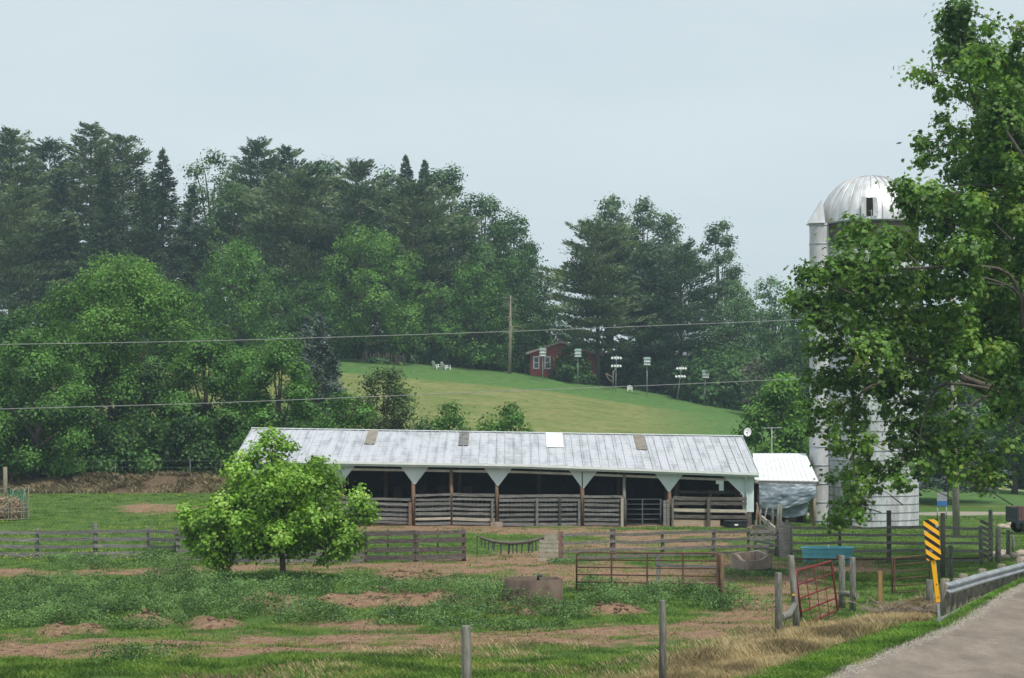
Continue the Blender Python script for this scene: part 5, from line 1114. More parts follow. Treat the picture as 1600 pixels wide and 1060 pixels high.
def sycamore():
    Y = 61.0; x = P(1652, 0, Y).x; b = Vector((x, Y, gz(x, Y))); rg = np.random.default_rng(16)
    t = thing('sycamore_tree', 'big sycamore reaching in from the right edge in front of the silo', 'tree', b)
    sp = [(1500, 15, 22), (1490, 38, 26), (1505, 55, 24), (1476, 30, 12), (1520, 75, 18), (1485, 85, 20), (1545, 42, 14), (1556, 30, 8), (1478, 100, 14), (1470, 80, 11), (1598, 45, 14), (1592, 75, 14), (1440, 118, 11), (1425, 112, 8), (1455, 122, 11), (1430, 122, 7),
          (1508, 112, 24), (1525, 95, 26), (1552, 95, 30), (1585, 105, 30), (1500, 140, 16), (1475, 145, 13), (1535, 140, 28), (1572, 150, 32), (1598, 160, 30), (1560, 185, 30), (1480, 185, 11), (1468, 190, 8), (1510, 200, 16), (1545, 225, 24), (1590, 215, 30), (1478, 205, 12), (1500, 225, 16), (1515, 250, 20), (1480, 240, 13), (1495, 270, 20), (1440, 220, 12), (1455, 232, 12), (1430, 250, 9), (1446, 250, 12), (1530, 280, 24), (1570, 265, 30), (1598, 290, 30),
          (1405, 295, 13), (1420, 300, 20), (1450, 305, 24), (1415, 318, 18), (1480, 315, 28), (1520, 325, 30), (1560, 330, 34), (1595, 340, 30), (1440, 335, 26), (1475, 350, 30), (1330, 352, 12), (1345, 358, 14), (1320, 372, 16), (1350, 380, 24), (1385, 375, 24), (1415, 385, 30), (1380, 400, 26), (1310, 385, 14), (1460, 395, 36), (1510, 390, 36), (1560, 395, 36), (1597, 395, 30),
          (1258, 425, 15), (1272, 440, 20), (1295, 425, 22), (1320, 410, 22), (1345, 425, 34), (1235, 458, 13), (1228, 465, 11), (1250, 470, 18), (1285, 470, 26), (1320, 460, 32), (1365, 455, 36), (1410, 445, 36), (1455, 445, 36), (1500, 445, 36), (1550, 450, 36), (1592, 455, 32), (1240, 482, 10), (1280, 505, 20), (1262, 500, 12), (1310, 505, 28), (1350, 505, 34), (1395, 500, 36), (1440, 500, 36), (1490, 500, 36), (1540, 510, 34), (1585, 520, 30),
          (1268, 545, 13), (1285, 545, 17), (1300, 540, 18), (1330, 550, 28), (1370, 545, 34), (1415, 545, 36), (1460, 550, 34), (1510, 545, 28), (1560, 560, 30), (1595, 570, 24), (1268, 590, 12), (1280, 605, 16), (1300, 590, 20), (1330, 595, 22), (1365, 590, 26), (1400, 590, 26), (1440, 595, 22), (1480, 580, 20), (1530, 590, 22), (1570, 605, 26), (1585, 630, 22), (1565, 640, 14),
          (1275, 640, 12), (1290, 650, 13), (1310, 640, 16), (1335, 630, 16), (1270, 670, 10), (1300, 675, 16), (1330, 665, 18), (1350, 690, 20), (1310, 700, 14), (1345, 650, 14), (1405, 660, 18), (1385, 640, 14), (1430, 670, 20), (1455, 655, 18), (1400, 690, 18), (1425, 705, 20), (1460, 690, 22), (1490, 680, 18), (1510, 720, 20), (1480, 720, 22), (1440, 735, 20), (1400, 725, 18), (1375, 735, 16), (1345, 735, 18), (1320, 740, 14), (1360, 760, 16), (1330, 765, 16), (1405, 755, 15), (1425, 760, 10), (1300, 750, 10),
          (1530, 740, 18), (1550, 720, 18), (1540, 755, 13), (1560, 745, 14), (1310, 790, 12), (1325, 795, 14), (1345, 785, 14), (1305, 810, 10), (1318, 815, 9), (1340, 805, 9), (1300, 825, 6), (1575, 700, 16), (1520, 690, 16), (1540, 660, 14), (1490, 650, 12), (1330, 345, 8), (1488, 615, 14), (1500, 655, 16), (1484, 700, 15), (1494, 745, 12), (1470, 630, 14), (1380, 610, 18), (1350, 720, 15), (1420, 630, 16)]
    rr = random.Random(5); sp = [s+(rr.uniform(-3.2, 3.0),) for s in sp]
    bl = []
    for s in sp:
        if s[1] > 625:
            bl += blobs_px([(s[0], s[1], s[2]*.92, s[3])], Y-4, b); continue
        bl += blobs_px([s], Y-4+max(0, (s[0]-1400)/200)*2, b)
    for yy in range(110, 600, 42):
        for xx in (1535, 1572, 1605): bl += blobs_px([(xx+rr.uniform(-12, 12), yy+rr.uniform(-14, 14), 26, rr.uniform(1, 4))], Y-1, b)
    nf = len(bl)
    for k in range(46):           # the rest of the round crown, beyond the right edge and behind
        a = rr.uniform(0, 6.28); z = rr.uniform(4, 21); e = 8.5*math.sin(math.pi*min(.97, max(.1, z/23)))**.6; q = (math.cos(a)*e*rr.uniform(.4, 1), math.sin(a)*e*rr.uniform(.4, 1), z, 1.5, 1.5, 1.2)
        if b.x+q[0] > (800/F)*(b.y+q[1])+1.2: bl.append(q)
    C, Nn = clusters(rg, bl, 104000, 9, .17, shell=.32, flatz=.8, upb=.5)
    np_mesh('crown', leaf_lobed(C, Nn, .17, rg), 12, G_SYC, t)
    SB = mat('sycamore_bark', (.045, .04, .032), (.13, .115, .095), 2.5, (2, 2, 1), .9, 0, .3, c3=(.085, .075, .06))
    mb = MB(); mb.tube([b-Vector((0, 0, .3)), b+Vector((0, 0, 1)), b+Vector((.1, -.1, 5)), b+Vector((-.1, .1, 11)), b+Vector((-.3, 0, 18))], [.62, .46, .38, .25, .08], 12)
    def limb(pts, r0, r1):
        V = [b+Vector((0, 0, pts[0]))]+[P(px, py, yy) for px, py, yy in pts[1:]]; n = len(V); Q = []; Rr = []
        for i in range(n-1):
            p0 = V[max(0, i-1)]; p1 = V[i]; p2 = V[i+1]; p3 = V[min(n-1, i+2)]
            for s in np.linspace(0, 1, 4, endpoint=False): Q.append(.5*((2*p1)+(p2-p0)*s+(2*p0-5*p1+4*p2-p3)*s*s+(3*p1-p0-3*p2+p3)*s**3)); Rr.append(r0+(r1-r0)*(i+s)/(n-1))
        Q.append(V[-1]); Rr.append(r1); mb.tube(Q, Rr, 7)
    limb([4.2, (1600, 618, 59), (1545, 605, 58), (1500, 588, 57.5), (1455, 568, 57), (1415, 555, 56.5), (1370, 530, 56)], .17, .03)
    limb([4.4, (1590, 612, 59), (1540, 620, 58), (1510, 640, 57), (1496, 665, 57)], .08, .015)
    limb([3.9, (1600, 630, 58.5), (1480, 600, 57), (1445, 650, 56.5), (1435, 700, 56.5)], .08, .015)
    limb([4.1, (1500, 590, 57.4), (1420, 590, 56.5), (1350, 610, 56), (1330, 660, 56), (1335, 740, 56), (1320, 800, 56)], .07, .012)
    limb([6.5, (1600, 520, 58), (1592, 460, 57.5), (1540, 435, 57), (1500, 437, 56.6)], .08, .02)
    limb([8, (1600, 470, 58), (1560, 420, 57.5), (1420, 420, 56), (1300, 430, 56)], .10, .015)
    limb([12, (1600, 250, 58), (1560, 190, 58), (1520, 150, 57.5), (1500, 60, 57)], .10, .012)
    limb([11, (1598, 290, 58), (1540, 250, 57.5), (1490, 225, 57), (1445, 240, 56.5)], .07, .010)
    limb([10, (1598, 300, 58), (1550, 290, 57.5), (1480, 290, 57), (1430, 300, 56.5)], .07, .010)
    limb([13, (1590, 160, 58), (1540, 140, 57.5), (1490, 112, 57), (1440, 118, 56.5)], .05, .010)
    for q in bl[:nf:3]:
        q = b+Vector(q[:3]); a = q+Vector((rr.uniform(.8, 1.8), rr.uniform(-.4, .4), rr.uniform(-1.0, .1))); mb.tube([a, a.lerp(q, .5)+Vector((0, 0, .1)), q], [.028, .016, .005], 4)
    mb.build('trunk', SB, t)
sycamore()
# ---------------------------------------------------------------- foreground posts, red gate, road sign, guard rail
def solo(px, by, top, w_, m, label, lean=(0, 0), Y=None, r_=True, cat='post', name='fence_post', group='posts along the roadside fence line'):
    q = gp(px, by) if Y is None else Vector(((px-800)/F*Y, Y, gz((px-800)/F*Y, Y))); zt = EYE+(HZ-top)/F*q.y
    t = thing(name, label, cat, q, group); post(q, zt-q.z, w_, m, t, lean, r_, 'post_shaft'); return t, q, zt
solo(728, 0, 978, .135, GREYP, 'nearest grey post, left of centre at the bottom edge', Y=23)
solo(1035, 0, 938, .135, GREYP, 'slim grey post right of the nearest post at the bottom edge', Y=32)
t1, q1, z1 = solo(1216, 1004, 895, .17, GREYP, 'thick grey post left of the leaning post that carries the red gate')
t2, q2, z2 = solo(1246, 991, 868, .17, GREYP, 'tall leaning grey post that carries the red gate', lean=(-.16, 0))
mb = MB(); mb.tube([q1+Vector((.05, 0, .55)), q1.lerp(q2, .5)+Vector((0, 0, .52)), q2+Vector((-.06, 0, .68))], [.09, .085, .08], 10); tag(mb.build('brace_log', GREYP, None, q1), 'short brace log between the two posts left of the red gate', 'log')
mb = MB(); mb.box(q2+Vector((-.11, -.10, .92)), (.06, .02, .04)); mb.build('insulator', mat('yellow_insulator', (.7, .38, .02)), t2)
t3, q3, z3 = solo(1315, 950, 868, .19, GREYP, 'thick grey post right of the red gate')
t4, q4, z4 = solo(1332, 956, 871, .17, GREYP, 'second grey post right of the red gate, beside the thick one')
mb = MB(); mb.tube([q3+Vector((-.05, -.1, .42)), q4+Vector((.1, -.1, .44))], [.075, .075], 8); tag(mb.build('brace_log', GREYP, None, q3), 'short log tied between the two posts right of the red gate', 'log')
solo(1375, 943, 893, .11, ORANGEP, 'short orange brown post in the grass', r_=False)
solo(1452, 950, 906, .19, GREYP, 'stubby pale grey post behind the striped road marker')
solo(1473, 905, 802, .16, DARKW, 'tall dark post with a rough top just right of the striped road marker')
solo(1485, 905, 852, .17, GREYP, 'shorter grey post right of the tall dark post')
solo(1575, 872, 828, .17, GREYP, 'weathered post standing among stones near the right edge')
solo(1583, 862, 836, .12, GREYP, 'thin far post by the stones at the right edge', group=None)
A, B = gp(1254, 983), gp(1309, 960); A.z += .08; B.z += .1
hh1 = (978-893)/F*A.y; hh2 = (955-878)/F*B.y
pipe_gate('red_gate', 'dark red metal gate hanging ajar on the leaning grey post', A, B, A+Vector((-.17, 0, hh1)), B+Vector((-.17, 0, hh2)), 4, [.22, .46, .71, .97], REDPIPE, .024)
a_, b_ = gp(1394, 930), gp(1452, 926); pipe_gate('wire_gate', 'thin rusty pipe gate hanging behind the striped road marker', a_+Vector((0, 0, .06)), b_+Vector((0, 0, .06)), a_+Vector((0, 0, 1.08)), b_+Vector((0, 0, 1.12)), 5, [.05], RUST, .016)
def road_sign():
    Y = 41.0; x = P(1467, 0, Y).x; z = gz(x, Y); t = thing('road_marker', 'yellow and black diagonally striped road marker on a tilted yellow post', 'road sign', (x, Y, z))
    top = P(1455, 812, Y); bot = P(1468, 962, Y); ax = (top-bot).normalized(); bot.z = z; rt = Vector((1, .05, 0)); rt = (rt-ax*rt.dot(ax)).normalized(); fr = rt.cross(ax); fr = fr if fr.y < 0 else -fr
    m = bpy.data.materials.new('striped_reflective_sheet'); m.use_nodes = True; n = m.node_tree.nodes; l = m.node_tree.links; b = n['Principled BSDF']; b.inputs['Roughness'].default_value = .35
    g = n.new('ShaderNodeUVMap'); sx = n.new('ShaderNodeSeparateXYZ'); l.new(g.outputs[0], sx.inputs[0])
    ma = n.new('ShaderNodeMath'); ma.operation = 'MULTIPLY_ADD'; ma.inputs[1].default_value = .80; l.new(sx.outputs[0], ma.inputs[0]); l.new(sx.outputs[1], ma.inputs[2])
    fr_ = n.new('ShaderNodeMath'); fr_.operation = 'MULTIPLY'; fr_.inputs[1].default_value = 1/.215; l.new(ma.outputs[0], fr_.inputs[0])
    f2 = n.new('ShaderNodeMath'); f2.operation = 'FRACT'; l.new(fr_.outputs[0], f2.inputs[0]); gt = n.new('ShaderNodeMath'); gt.operation = 'GREATER_THAN'; gt.inputs[1].default_value = .47; l.new(f2.outputs[0], gt.inputs[0])
    x_ = n.new('ShaderNodeMix'); x_.data_type = 'RGBA'; l.new(gt.outputs[0], x_.inputs[0]); x_.inputs[6].default_value = (.012, .012, .014, 1); x_.inputs[7].default_value = (.82, .42, .012, 1)
    tc_ = n.new('ShaderNodeTexCoord'); zz = n.new('ShaderNodeTexNoise'); zz.inputs['Scale'].default_value = 7; zz.inputs['Detail'].default_value = 5; l.new(tc_.outputs['Object'], zz.inputs['Vector'])
    mr = n.new('ShaderNodeMapRange'); mr.inputs[1].default_value = .62; mr.inputs[2].default_value = .72; mr.inputs[4].default_value = .45; l.new(zz.outputs[0], mr.inputs[0]); x2 = n.new('ShaderNodeMix'); x2.data_type = 'RGBA'; l.new(mr.outputs[0], x2.inputs[0]); l.new(x_.outputs[2], x2.inputs[6]); x2.inputs[7].default_value = (.45, .5, .55, 1); l.new(x2.outputs[2], b.inputs['Base Color'])
    W_, H_ = .345, .93; c = P(1455.5, 843.5, Y)+fr*.06; V = []; UV = []; rc = .045
    for cx, cy, a0 in ((W_/2-rc, H_/2-rc, 0), (-W_/2+rc, H_/2-rc, 90), (-W_/2+rc, -H_/2+rc, 180), (W_/2-rc, -H_/2+rc, 270)):
        for k in range(6): a = R(a0+18*k); V.append((cx+rc*math.cos(a), cy+rc*math.sin(a)))
    nV = len(V); pts = [c+rt*u+ax*v+fr*.004 for u, v in V]+[c+rt*u+ax*v for u, v in V]
    mb = MB(); mb.add(pts, [tuple(range(nV)), tuple(reversed(range(nV, 2*nV)))]+[(i, nV+i, nV+(i+1) % nV, (i+1) % nV) for i in range(nV)])
    o = mb.build('striped_panel', m, t); uv = o.data.uv_layers.new(name='UVMap')
    for lp in o.data.loops: u, v = V[lp.vertex_index % nV]; uv.data[lp.index].uv = (u+.5, v+1)
    YP = mat('yellow_sign_paint', (.78, .40, .012), (.70, .34, .012), 5, rough=.4); ctr = P(1461, 0, Y)
    e0 = P(1465.5, 941, Y); e1 = P(1457, 872, Y)-ax*.0; mb = MB(); mb.bar(e0+fr*.02, e1+fr*.02, .10, .03, fr); mb.build('yellow_post', YP, t)
    mb = MB(); mb.bar(bot-ax*.2, P(1456, 818, Y), .06, .035, fr); mb.build('steel_post', STEEL, t)
    for py in (880, 913, 933): p = P(1458+(py-875)*.125, py, Y)+fr*.042; mb = MB(); mb.tube([p, p+fr*.01], .014, 8); mb.build('bolt', RUST, t)
road_sign()
def guardrail():
    Y0, Y1 = 43.0, 66.0; t = thing('guard_rail', 'galvanised guard rail curving along the road edge on wooden posts', 'guard rail', (float(xe(Y0))-.6, Y0, float(zroad(Y0))))
    def c(Y, off=0): return Vector((float(xe(Y))-.62+off*.9, Y-off*.45, 0))
    prof = [(-.0, .31), (.03, .29), (.085, .25), (.085, .215), (.02, .17), (.02, .14), (.085, .095), (.085, .06), (.03, .02), (0, 0)]
    Ys = list(np.linspace(Y0, Y1, 34)); zr_ = lambda Y: EYE+(HZ-np.interp(800+float(xe(Y)-.62)/Y*F, [1440, 1468, 1530, 1600, 1700], [936, 935, 915, 895, 875]))/F*Y
    mb = MB(); gr = [[c(Y, o_)+Vector((0, 0, zr_(Y)+h)) for o_, h in prof] for Y in Ys]; mb.sheet(gr, False); mb.sheet([[p+Vector((-.006, .003, 0)) for p in r_] for r_ in gr][::-1], False); mb.build('rail_beam', STEEL, t)
    mb = MB(); e = [gr[0][0]]; p0 = gr[0]; ends = [[q, q+Vector((-.10, -.22, 0))+Vector((0, 0, 0)), q+Vector((-.2, -.25, 0))] for q in p0]; mb.sheet(ends, True); mb.build('rail_end', STEEL, t)
    WP = mat('old_guard_post_wood', (.10, .09, .065), (.28, .26, .20), 3, (7, 7, 1), .95, 0, .4, c3=(.18, .165, .125)); 
    k = 0; Y = Y0+.35
    while Y < 62:
        p = c(Y, -.20); zz = zr_(Y); g_ = gz(p.x, p.y); rg = random.Random(k); h = .22+(.12 if k % 3 == 0 else rg.uniform(-.06, .05)); mb = MB(); mb.tube([(p.x, p.y, g_-.6), (p.x, p.y, zz+h), (p.x, p.y, zz+h+.02)], [.125, .115, .08], 9); mb.build('post', WP, t); Y += .78; k += 1
    a = c(42.3, -.35); mb = MB(); pts = []
    for Y in np.linspace(41.5, 60, 12): p = c(Y, -.05); pts.append((p.x, p.y, gz(p.x, p.y)+.05))
    mb.tube(pts, .07, 7); tag(mb.build('timber_sill', GREYW, None, pts[0]), 'weathered log lying along the foot of the guard rail posts', 'log')
guardrail()
# brush pile beside the marker
def brush():
    rg = random.Random(8); q = gp(1400, 950); t = thing('brush_pile', 'heap of dead grey brown twigs on the bank left of the striped marker', 'brush', q); mb = MB()
    for i in range(420):
        px = rg.uniform(1335, 1480); by = 962-(px-1335)*.02+rg.uniform(-14, 6); p = gp(px, by) if i % 6 == 0 else Vector((q.x+rg.uniform(-1.1, 1.0), 0, 0))
        if i % 6: p.y = float(np.clip(rg.gauss(q.y, .7), 38, 46)); p.z = gz(p.x, p.y)
        a = rg.uniform(0, 6.28); l_ = rg.uniform(.25, .8); d = Vector((math.cos(a)*l_, math.sin(a)*l_*.6, rg.uniform(-.05, .28))); s = p+Vector((0, 0, rg.uniform(0, .22))); mb.tube([s, s+d*.5+Vector((0, 0, .05)), s+d], [.012, .009, .004], 3, cap=False)
    mb.build('twigs', mat('dead_twigs', (.13, .10, .08), (.30, .25, .2), 5), t)['kind'] = 'stuff'
brush()
# ---------------------------------------------------------------- right hand yard: rocks, wagon, board on legs
STONE = mat('pale_field_stone', (.26, .21, .17), (.50, .43, .36), 3, rough=.9, bump=.5)
def rock(p, s, seed, label):
    rg = np.random.default_rng(seed); mb = MB(); n = 10; gr = []
    for i in range(7):
        th = math.pi*i/6; gr.append([Vector(p)+Vector((math.sin(th)*math.cos(2*math.pi*j/n)*s*(1+.25*math.sin(3*j+seed)), math.sin(th)*math.sin(2*math.pi*j/n)*s*.8*(1+.2*math.cos(2*j+seed)), math.cos(th)*s*.62*(1+.15*math.sin(j*2.3+i))+s*.25)) for j in [*range(n), 0]])
    mb.sheet(gr, False); return tag(mb.build('stone', STONE, None, p), label, 'stone', 'pale stones by the roadside')
wh = ['stone nearest the fence end', 'second stone right of the fence end', 'flat pale stone before the thin post', 'stone left of the weathered post', 'stone right of the weathered post', 'low stone under the guard rail end at the right edge', 'round stone at the right edge', 'stone half sunk beside the round one', 'small stone furthest left of the row', 'stone on the lawn before the wagon', 'upright pale block on the lawn before the wagon', 'pinkish block beside the wagon wheel', 'ochre stump stone on the lawn']
for i, (px, py, s) in enumerate([(1553, 868, .18), (1561, 870, .22), (1568, 866, .2), (1572, 874, .2), (1586, 872, .24), (1598, 878, .22), (1596, 868, .25), (1606, 872, .22), (1548, 872, .15), (1573, 826, .22), (1580, 824, .3), (1586, 828, .22), (1565, 825, .25)]): rock(gp(px, py), s, i+1, 'pale '+wh[i] if not wh[i].startswith(('flat', 'low')) else wh[i])
def wagon():
    b = gp(1604, 836); Y = b.y; x0 = P(1588, 0, Y).x; z = b.z; t = thing('farm_wagon', 'dark high sided farm wagon cut by the right edge of the photo', 'wagon', b)
    DK = mat('dark_wagon_paint', (.018, .025, .035), (.04, .05, .06), 3, rough=.6); RB = mat('reddish_wagon_board', (.10, .05, .05), (.17, .09, .085), 3, (1, 1, 8)); L_ = 3.6; W_ = 1.9
    zt = EYE+(HZ-793)/F*Y; mb = MB(); mb.box((x0+L_/2, Y+W_/2, z+.62), (L_, W_, .12)); mb.build('bed', DK, t)
    for yy in (Y, Y+W_): mb = MB(); mb.box((x0+L_/2+.1, yy, (z+.68+zt)/2), (L_-.3, .06, zt-z-.72)); mb.build('side_board', RB, t)
    mb = MB(); mb.box((x0+.03, Y+W_/2, (z+.68+zt)/2), (.06, W_, zt-z-.72)); mb.build('tail_board', DK, t)
    for k in range(5): mb = MB(); mb.box((x0+.06+k*(L_-.12)/4, Y-.06, (z+.5+zt)/2), (.1, .06, zt-z-.4)); mb.build('stake', DK, t)
    for xx in (x0+.6, x0+L_-.7):
        for yy in (Y+.05, Y+W_-.05): mb = MB(); mb.tube([(xx, yy-.11, z+.34), (xx, yy-.09, z+.34), (xx, yy+.09, z+.34), (xx, yy+.11, z+.34)], [.28, .34, .34, .28], 20); w_ = mb.build('wheel', mat('tyre_rubber', (.015, .015, .016)), t); mb = MB(); mb.tube([(xx, yy-.125, z+.34), (xx, yy+.125, z+.34)], .15, 14); mb.build('rim', STEEL, w_)
    mb = MB(); mb.bar((x0+.2, Y+W_/2, z+.5), (x0+L_+1.2, Y+W_/2, z+.45), .1, .1); mb.build('drawbar', DK, t)
wagon()
def notice():
    b = gp(1471, 812); Y = b.y; t = thing('notice_board', 'white and blue board on two grey legs beyond the driveway', 'sign', b); z0, z1 = EYE+(HZ-791)/F*Y, EYE+(HZ-769)/F*Y; xa, xb = P(1464, 0, Y).x, P(1480, 0, Y).x; zm = z0+(z1-z0)*.36
    mb = MB(); mb.box(((xa+xb)/2, Y, (zm+z1)/2), (xb-xa, .04, z1-zm)); mb.build('white_panel', mat('off_white_panel', (.22, .24, .26), (.32, .34, .36), 3), t)
    mb = MB(); mb.box(((xa+xb)/2, Y-.003, (z0+zm)/2), (xb-xa, .05, zm-z0)); mb.build('blue_panel', mat('blue_panel_paint', (.03, .12, .32), (.05, .16, .38), 3), t)
    for x_ in (xa+.04, xb-.04): mb = MB(); mb.tube([(x_, Y+.05, gz(x_, Y)-.1), (x_, Y+.05, z0+.1)], .035, 6); mb.build('leg', STEEL, t)
notice()
# ---------------------------------------------------------------- far left: pole, hay ring, hay, wire fence
solo(8, 782, 730, .26, mat('tan_round_post', (.17, .15, .11), (.30, .27, .21), 3, (6, 6, 1)), 'tall round wooden post at the left edge below the trees', group=None)
def ringfeeder(px, by, r_, h, label, m, hay, seed=1):
    b = gp(px, by); t = thing('hay_ring', label, 'hay feeder', b)
    for z in (.05, .42, .62): mb = MB(); mb.tube([b+Vector((r_*math.cos(a), r_*math.sin(a), z)) for a in np.linspace(0, 2*math.pi, 33)[:-1]], .022, 5, closed=True); mb.build('hoop', m, t)
    for k in range(10):
        a0 = 2*math.pi*k/10+.2; a1 = a0+.50; mb = MB(); mb.tube([b+Vector((r_*math.cos(a), r_*math.sin(a), z)) for a, z in ((a0, .05), (a0, h*.7), (a0+.08, h*.92), ((a0+a1)/2, h), (a1-.08, h*.92), (a1, h*.7), (a1, .05))], .024, 5); mb.build('arch', m, t)
    if hay:
        rg = np.random.default_rng(seed); C, Nn = clusters(rg, [(0, 0, .45, r_*.85, r_*.85, .75)], 2600, 8, .08); C[:, 2] = np.maximum(C[:, 2], .05)
        o = np_mesh('hay_bale', leaf_quads(C, Nn, .3, rg, .12), 4, mat('old_hay', (.20, .14, .09), (.36, .27, .18), 3), None, b); me = o.data; tag(o, 'round heap of tan hay inside the left hay ring', 'hay')
ringfeeder(9, 812, 1.15, 1.65, 'tan hay ring with arched bars holding hay at the left edge', mat('greenish_grey_pipe', (.16, .16, .12), (.26, .26, .2), 3), True)
ringfeeder(27, 806, .36, 1.35, 'narrow green tombstone feeder right of the hay ring', mat('green_feeder_paint', (.02, .16, .09), (.03, .22, .12), 3), False)
def wire_fence():
    q = gp(20, 772); t = thing('wire_fence', 'thin wire fence with slim posts along the bare bank at left', 'fence', q); pts = []
    for px in (60, 120, 180, 240, 297, 345): p = Vector(((px-800)/F*122.6, 122.6, 0)); p.z = gz(p.x, p.y); pts.append(p); post(p, 1.15, .06, STEEL if px == 297 else GREYP, t)
    for z in (.6, 1.05):
        mb = MB(); mb.tube([p+Vector((0, -.05, z)) for p in pts], .006, 4); mb.build('wire', STEEL, t)
wire_fence()
def bird():
    c = P(1405, 224, 60); t = MB(); t.prism([c+Vector((-.11, 0, -.02)), c+Vector((-.02, -.02, .03)), c+Vector((.10, 0, .035)), c+Vector((.03, 0, -.015))], (0, .05, 0)); t.add([c, c+Vector((.03, .2, .05)), c+Vector((-.06, .16, .03)), c+Vector((.03, -.16, -.05)), c+Vector((-.06, -.12, -.03))], [(0, 1, 2), (0, 4, 3)]); tag(t.build('bird', DARKM, None, c), 'tiny dark bird flying left of the sycamore in the sky', 'bird')
bird()
# ---------------------------------------------------------------- grass, weeds, clods
def scatter(n, Y0, Y1, rg, pow_=1.6, xm=0):
    u = rg.random(n); Y = (Y0**(1-pow_)+u*(Y1**(1-pow_)-Y0**(1-pow_)))**(1/(1-pow_)); hw = Y*(830/F)+1
    X = rg.uniform(-1, 1, n)*hw; return X, Y
def blades(X, Y, Z, h, rg, nb=6, w_=.012, spread=.07, lean=.5):
    n = len(X); i = np.repeat(np.arange(n), nb); m = len(i); a = rg.uniform(0, 6.28, m); hh = h[i]*rg.uniform(.5, 1.25, m)
    bx = X[i]+rg.normal(0, spread, m); by = Y[i]+rg.normal(0, spread, m); bz = Z[i]-.02; dx = np.cos(a); dy = np.sin(a); ln = hh*lean*rg.uniform(.2, 1.2, m); w = (w_*(Y[i]/33))*rg.uniform(.6, 1.5, m)
    p0 = np.stack([bx-dy*w, by+dx*w, bz], 1); p1 = np.stack([bx+dy*w, by-dx*w, bz], 1); p2 = np.stack([bx+dx*ln+dy*w*.5, by+dy*ln-dx*w*.5, bz+hh*.75], 1); p3 = np.stack([bx+dx*ln*1.6, by+dy*ln*1.6, bz+hh], 1)
    return np.stack([p0, p1, p2, p3], 1).reshape(-1, 3)
GR = leafmat('grass_blades', (.085, .175, .03), (.15, .25, .045), trans=.25, warm=(.22, .24, .06), scale=.9, gloss=.2)
DG = leafmat('dry_grass_blades', (.33, .26, .155), (.44, .345, .21), trans=.25, scale=.7, gloss=.2)
WD = leafmat('weed_leaves', (.075, .155, .05), (.145, .245, .085), trans=.25, scale=1.2, gloss=.25)
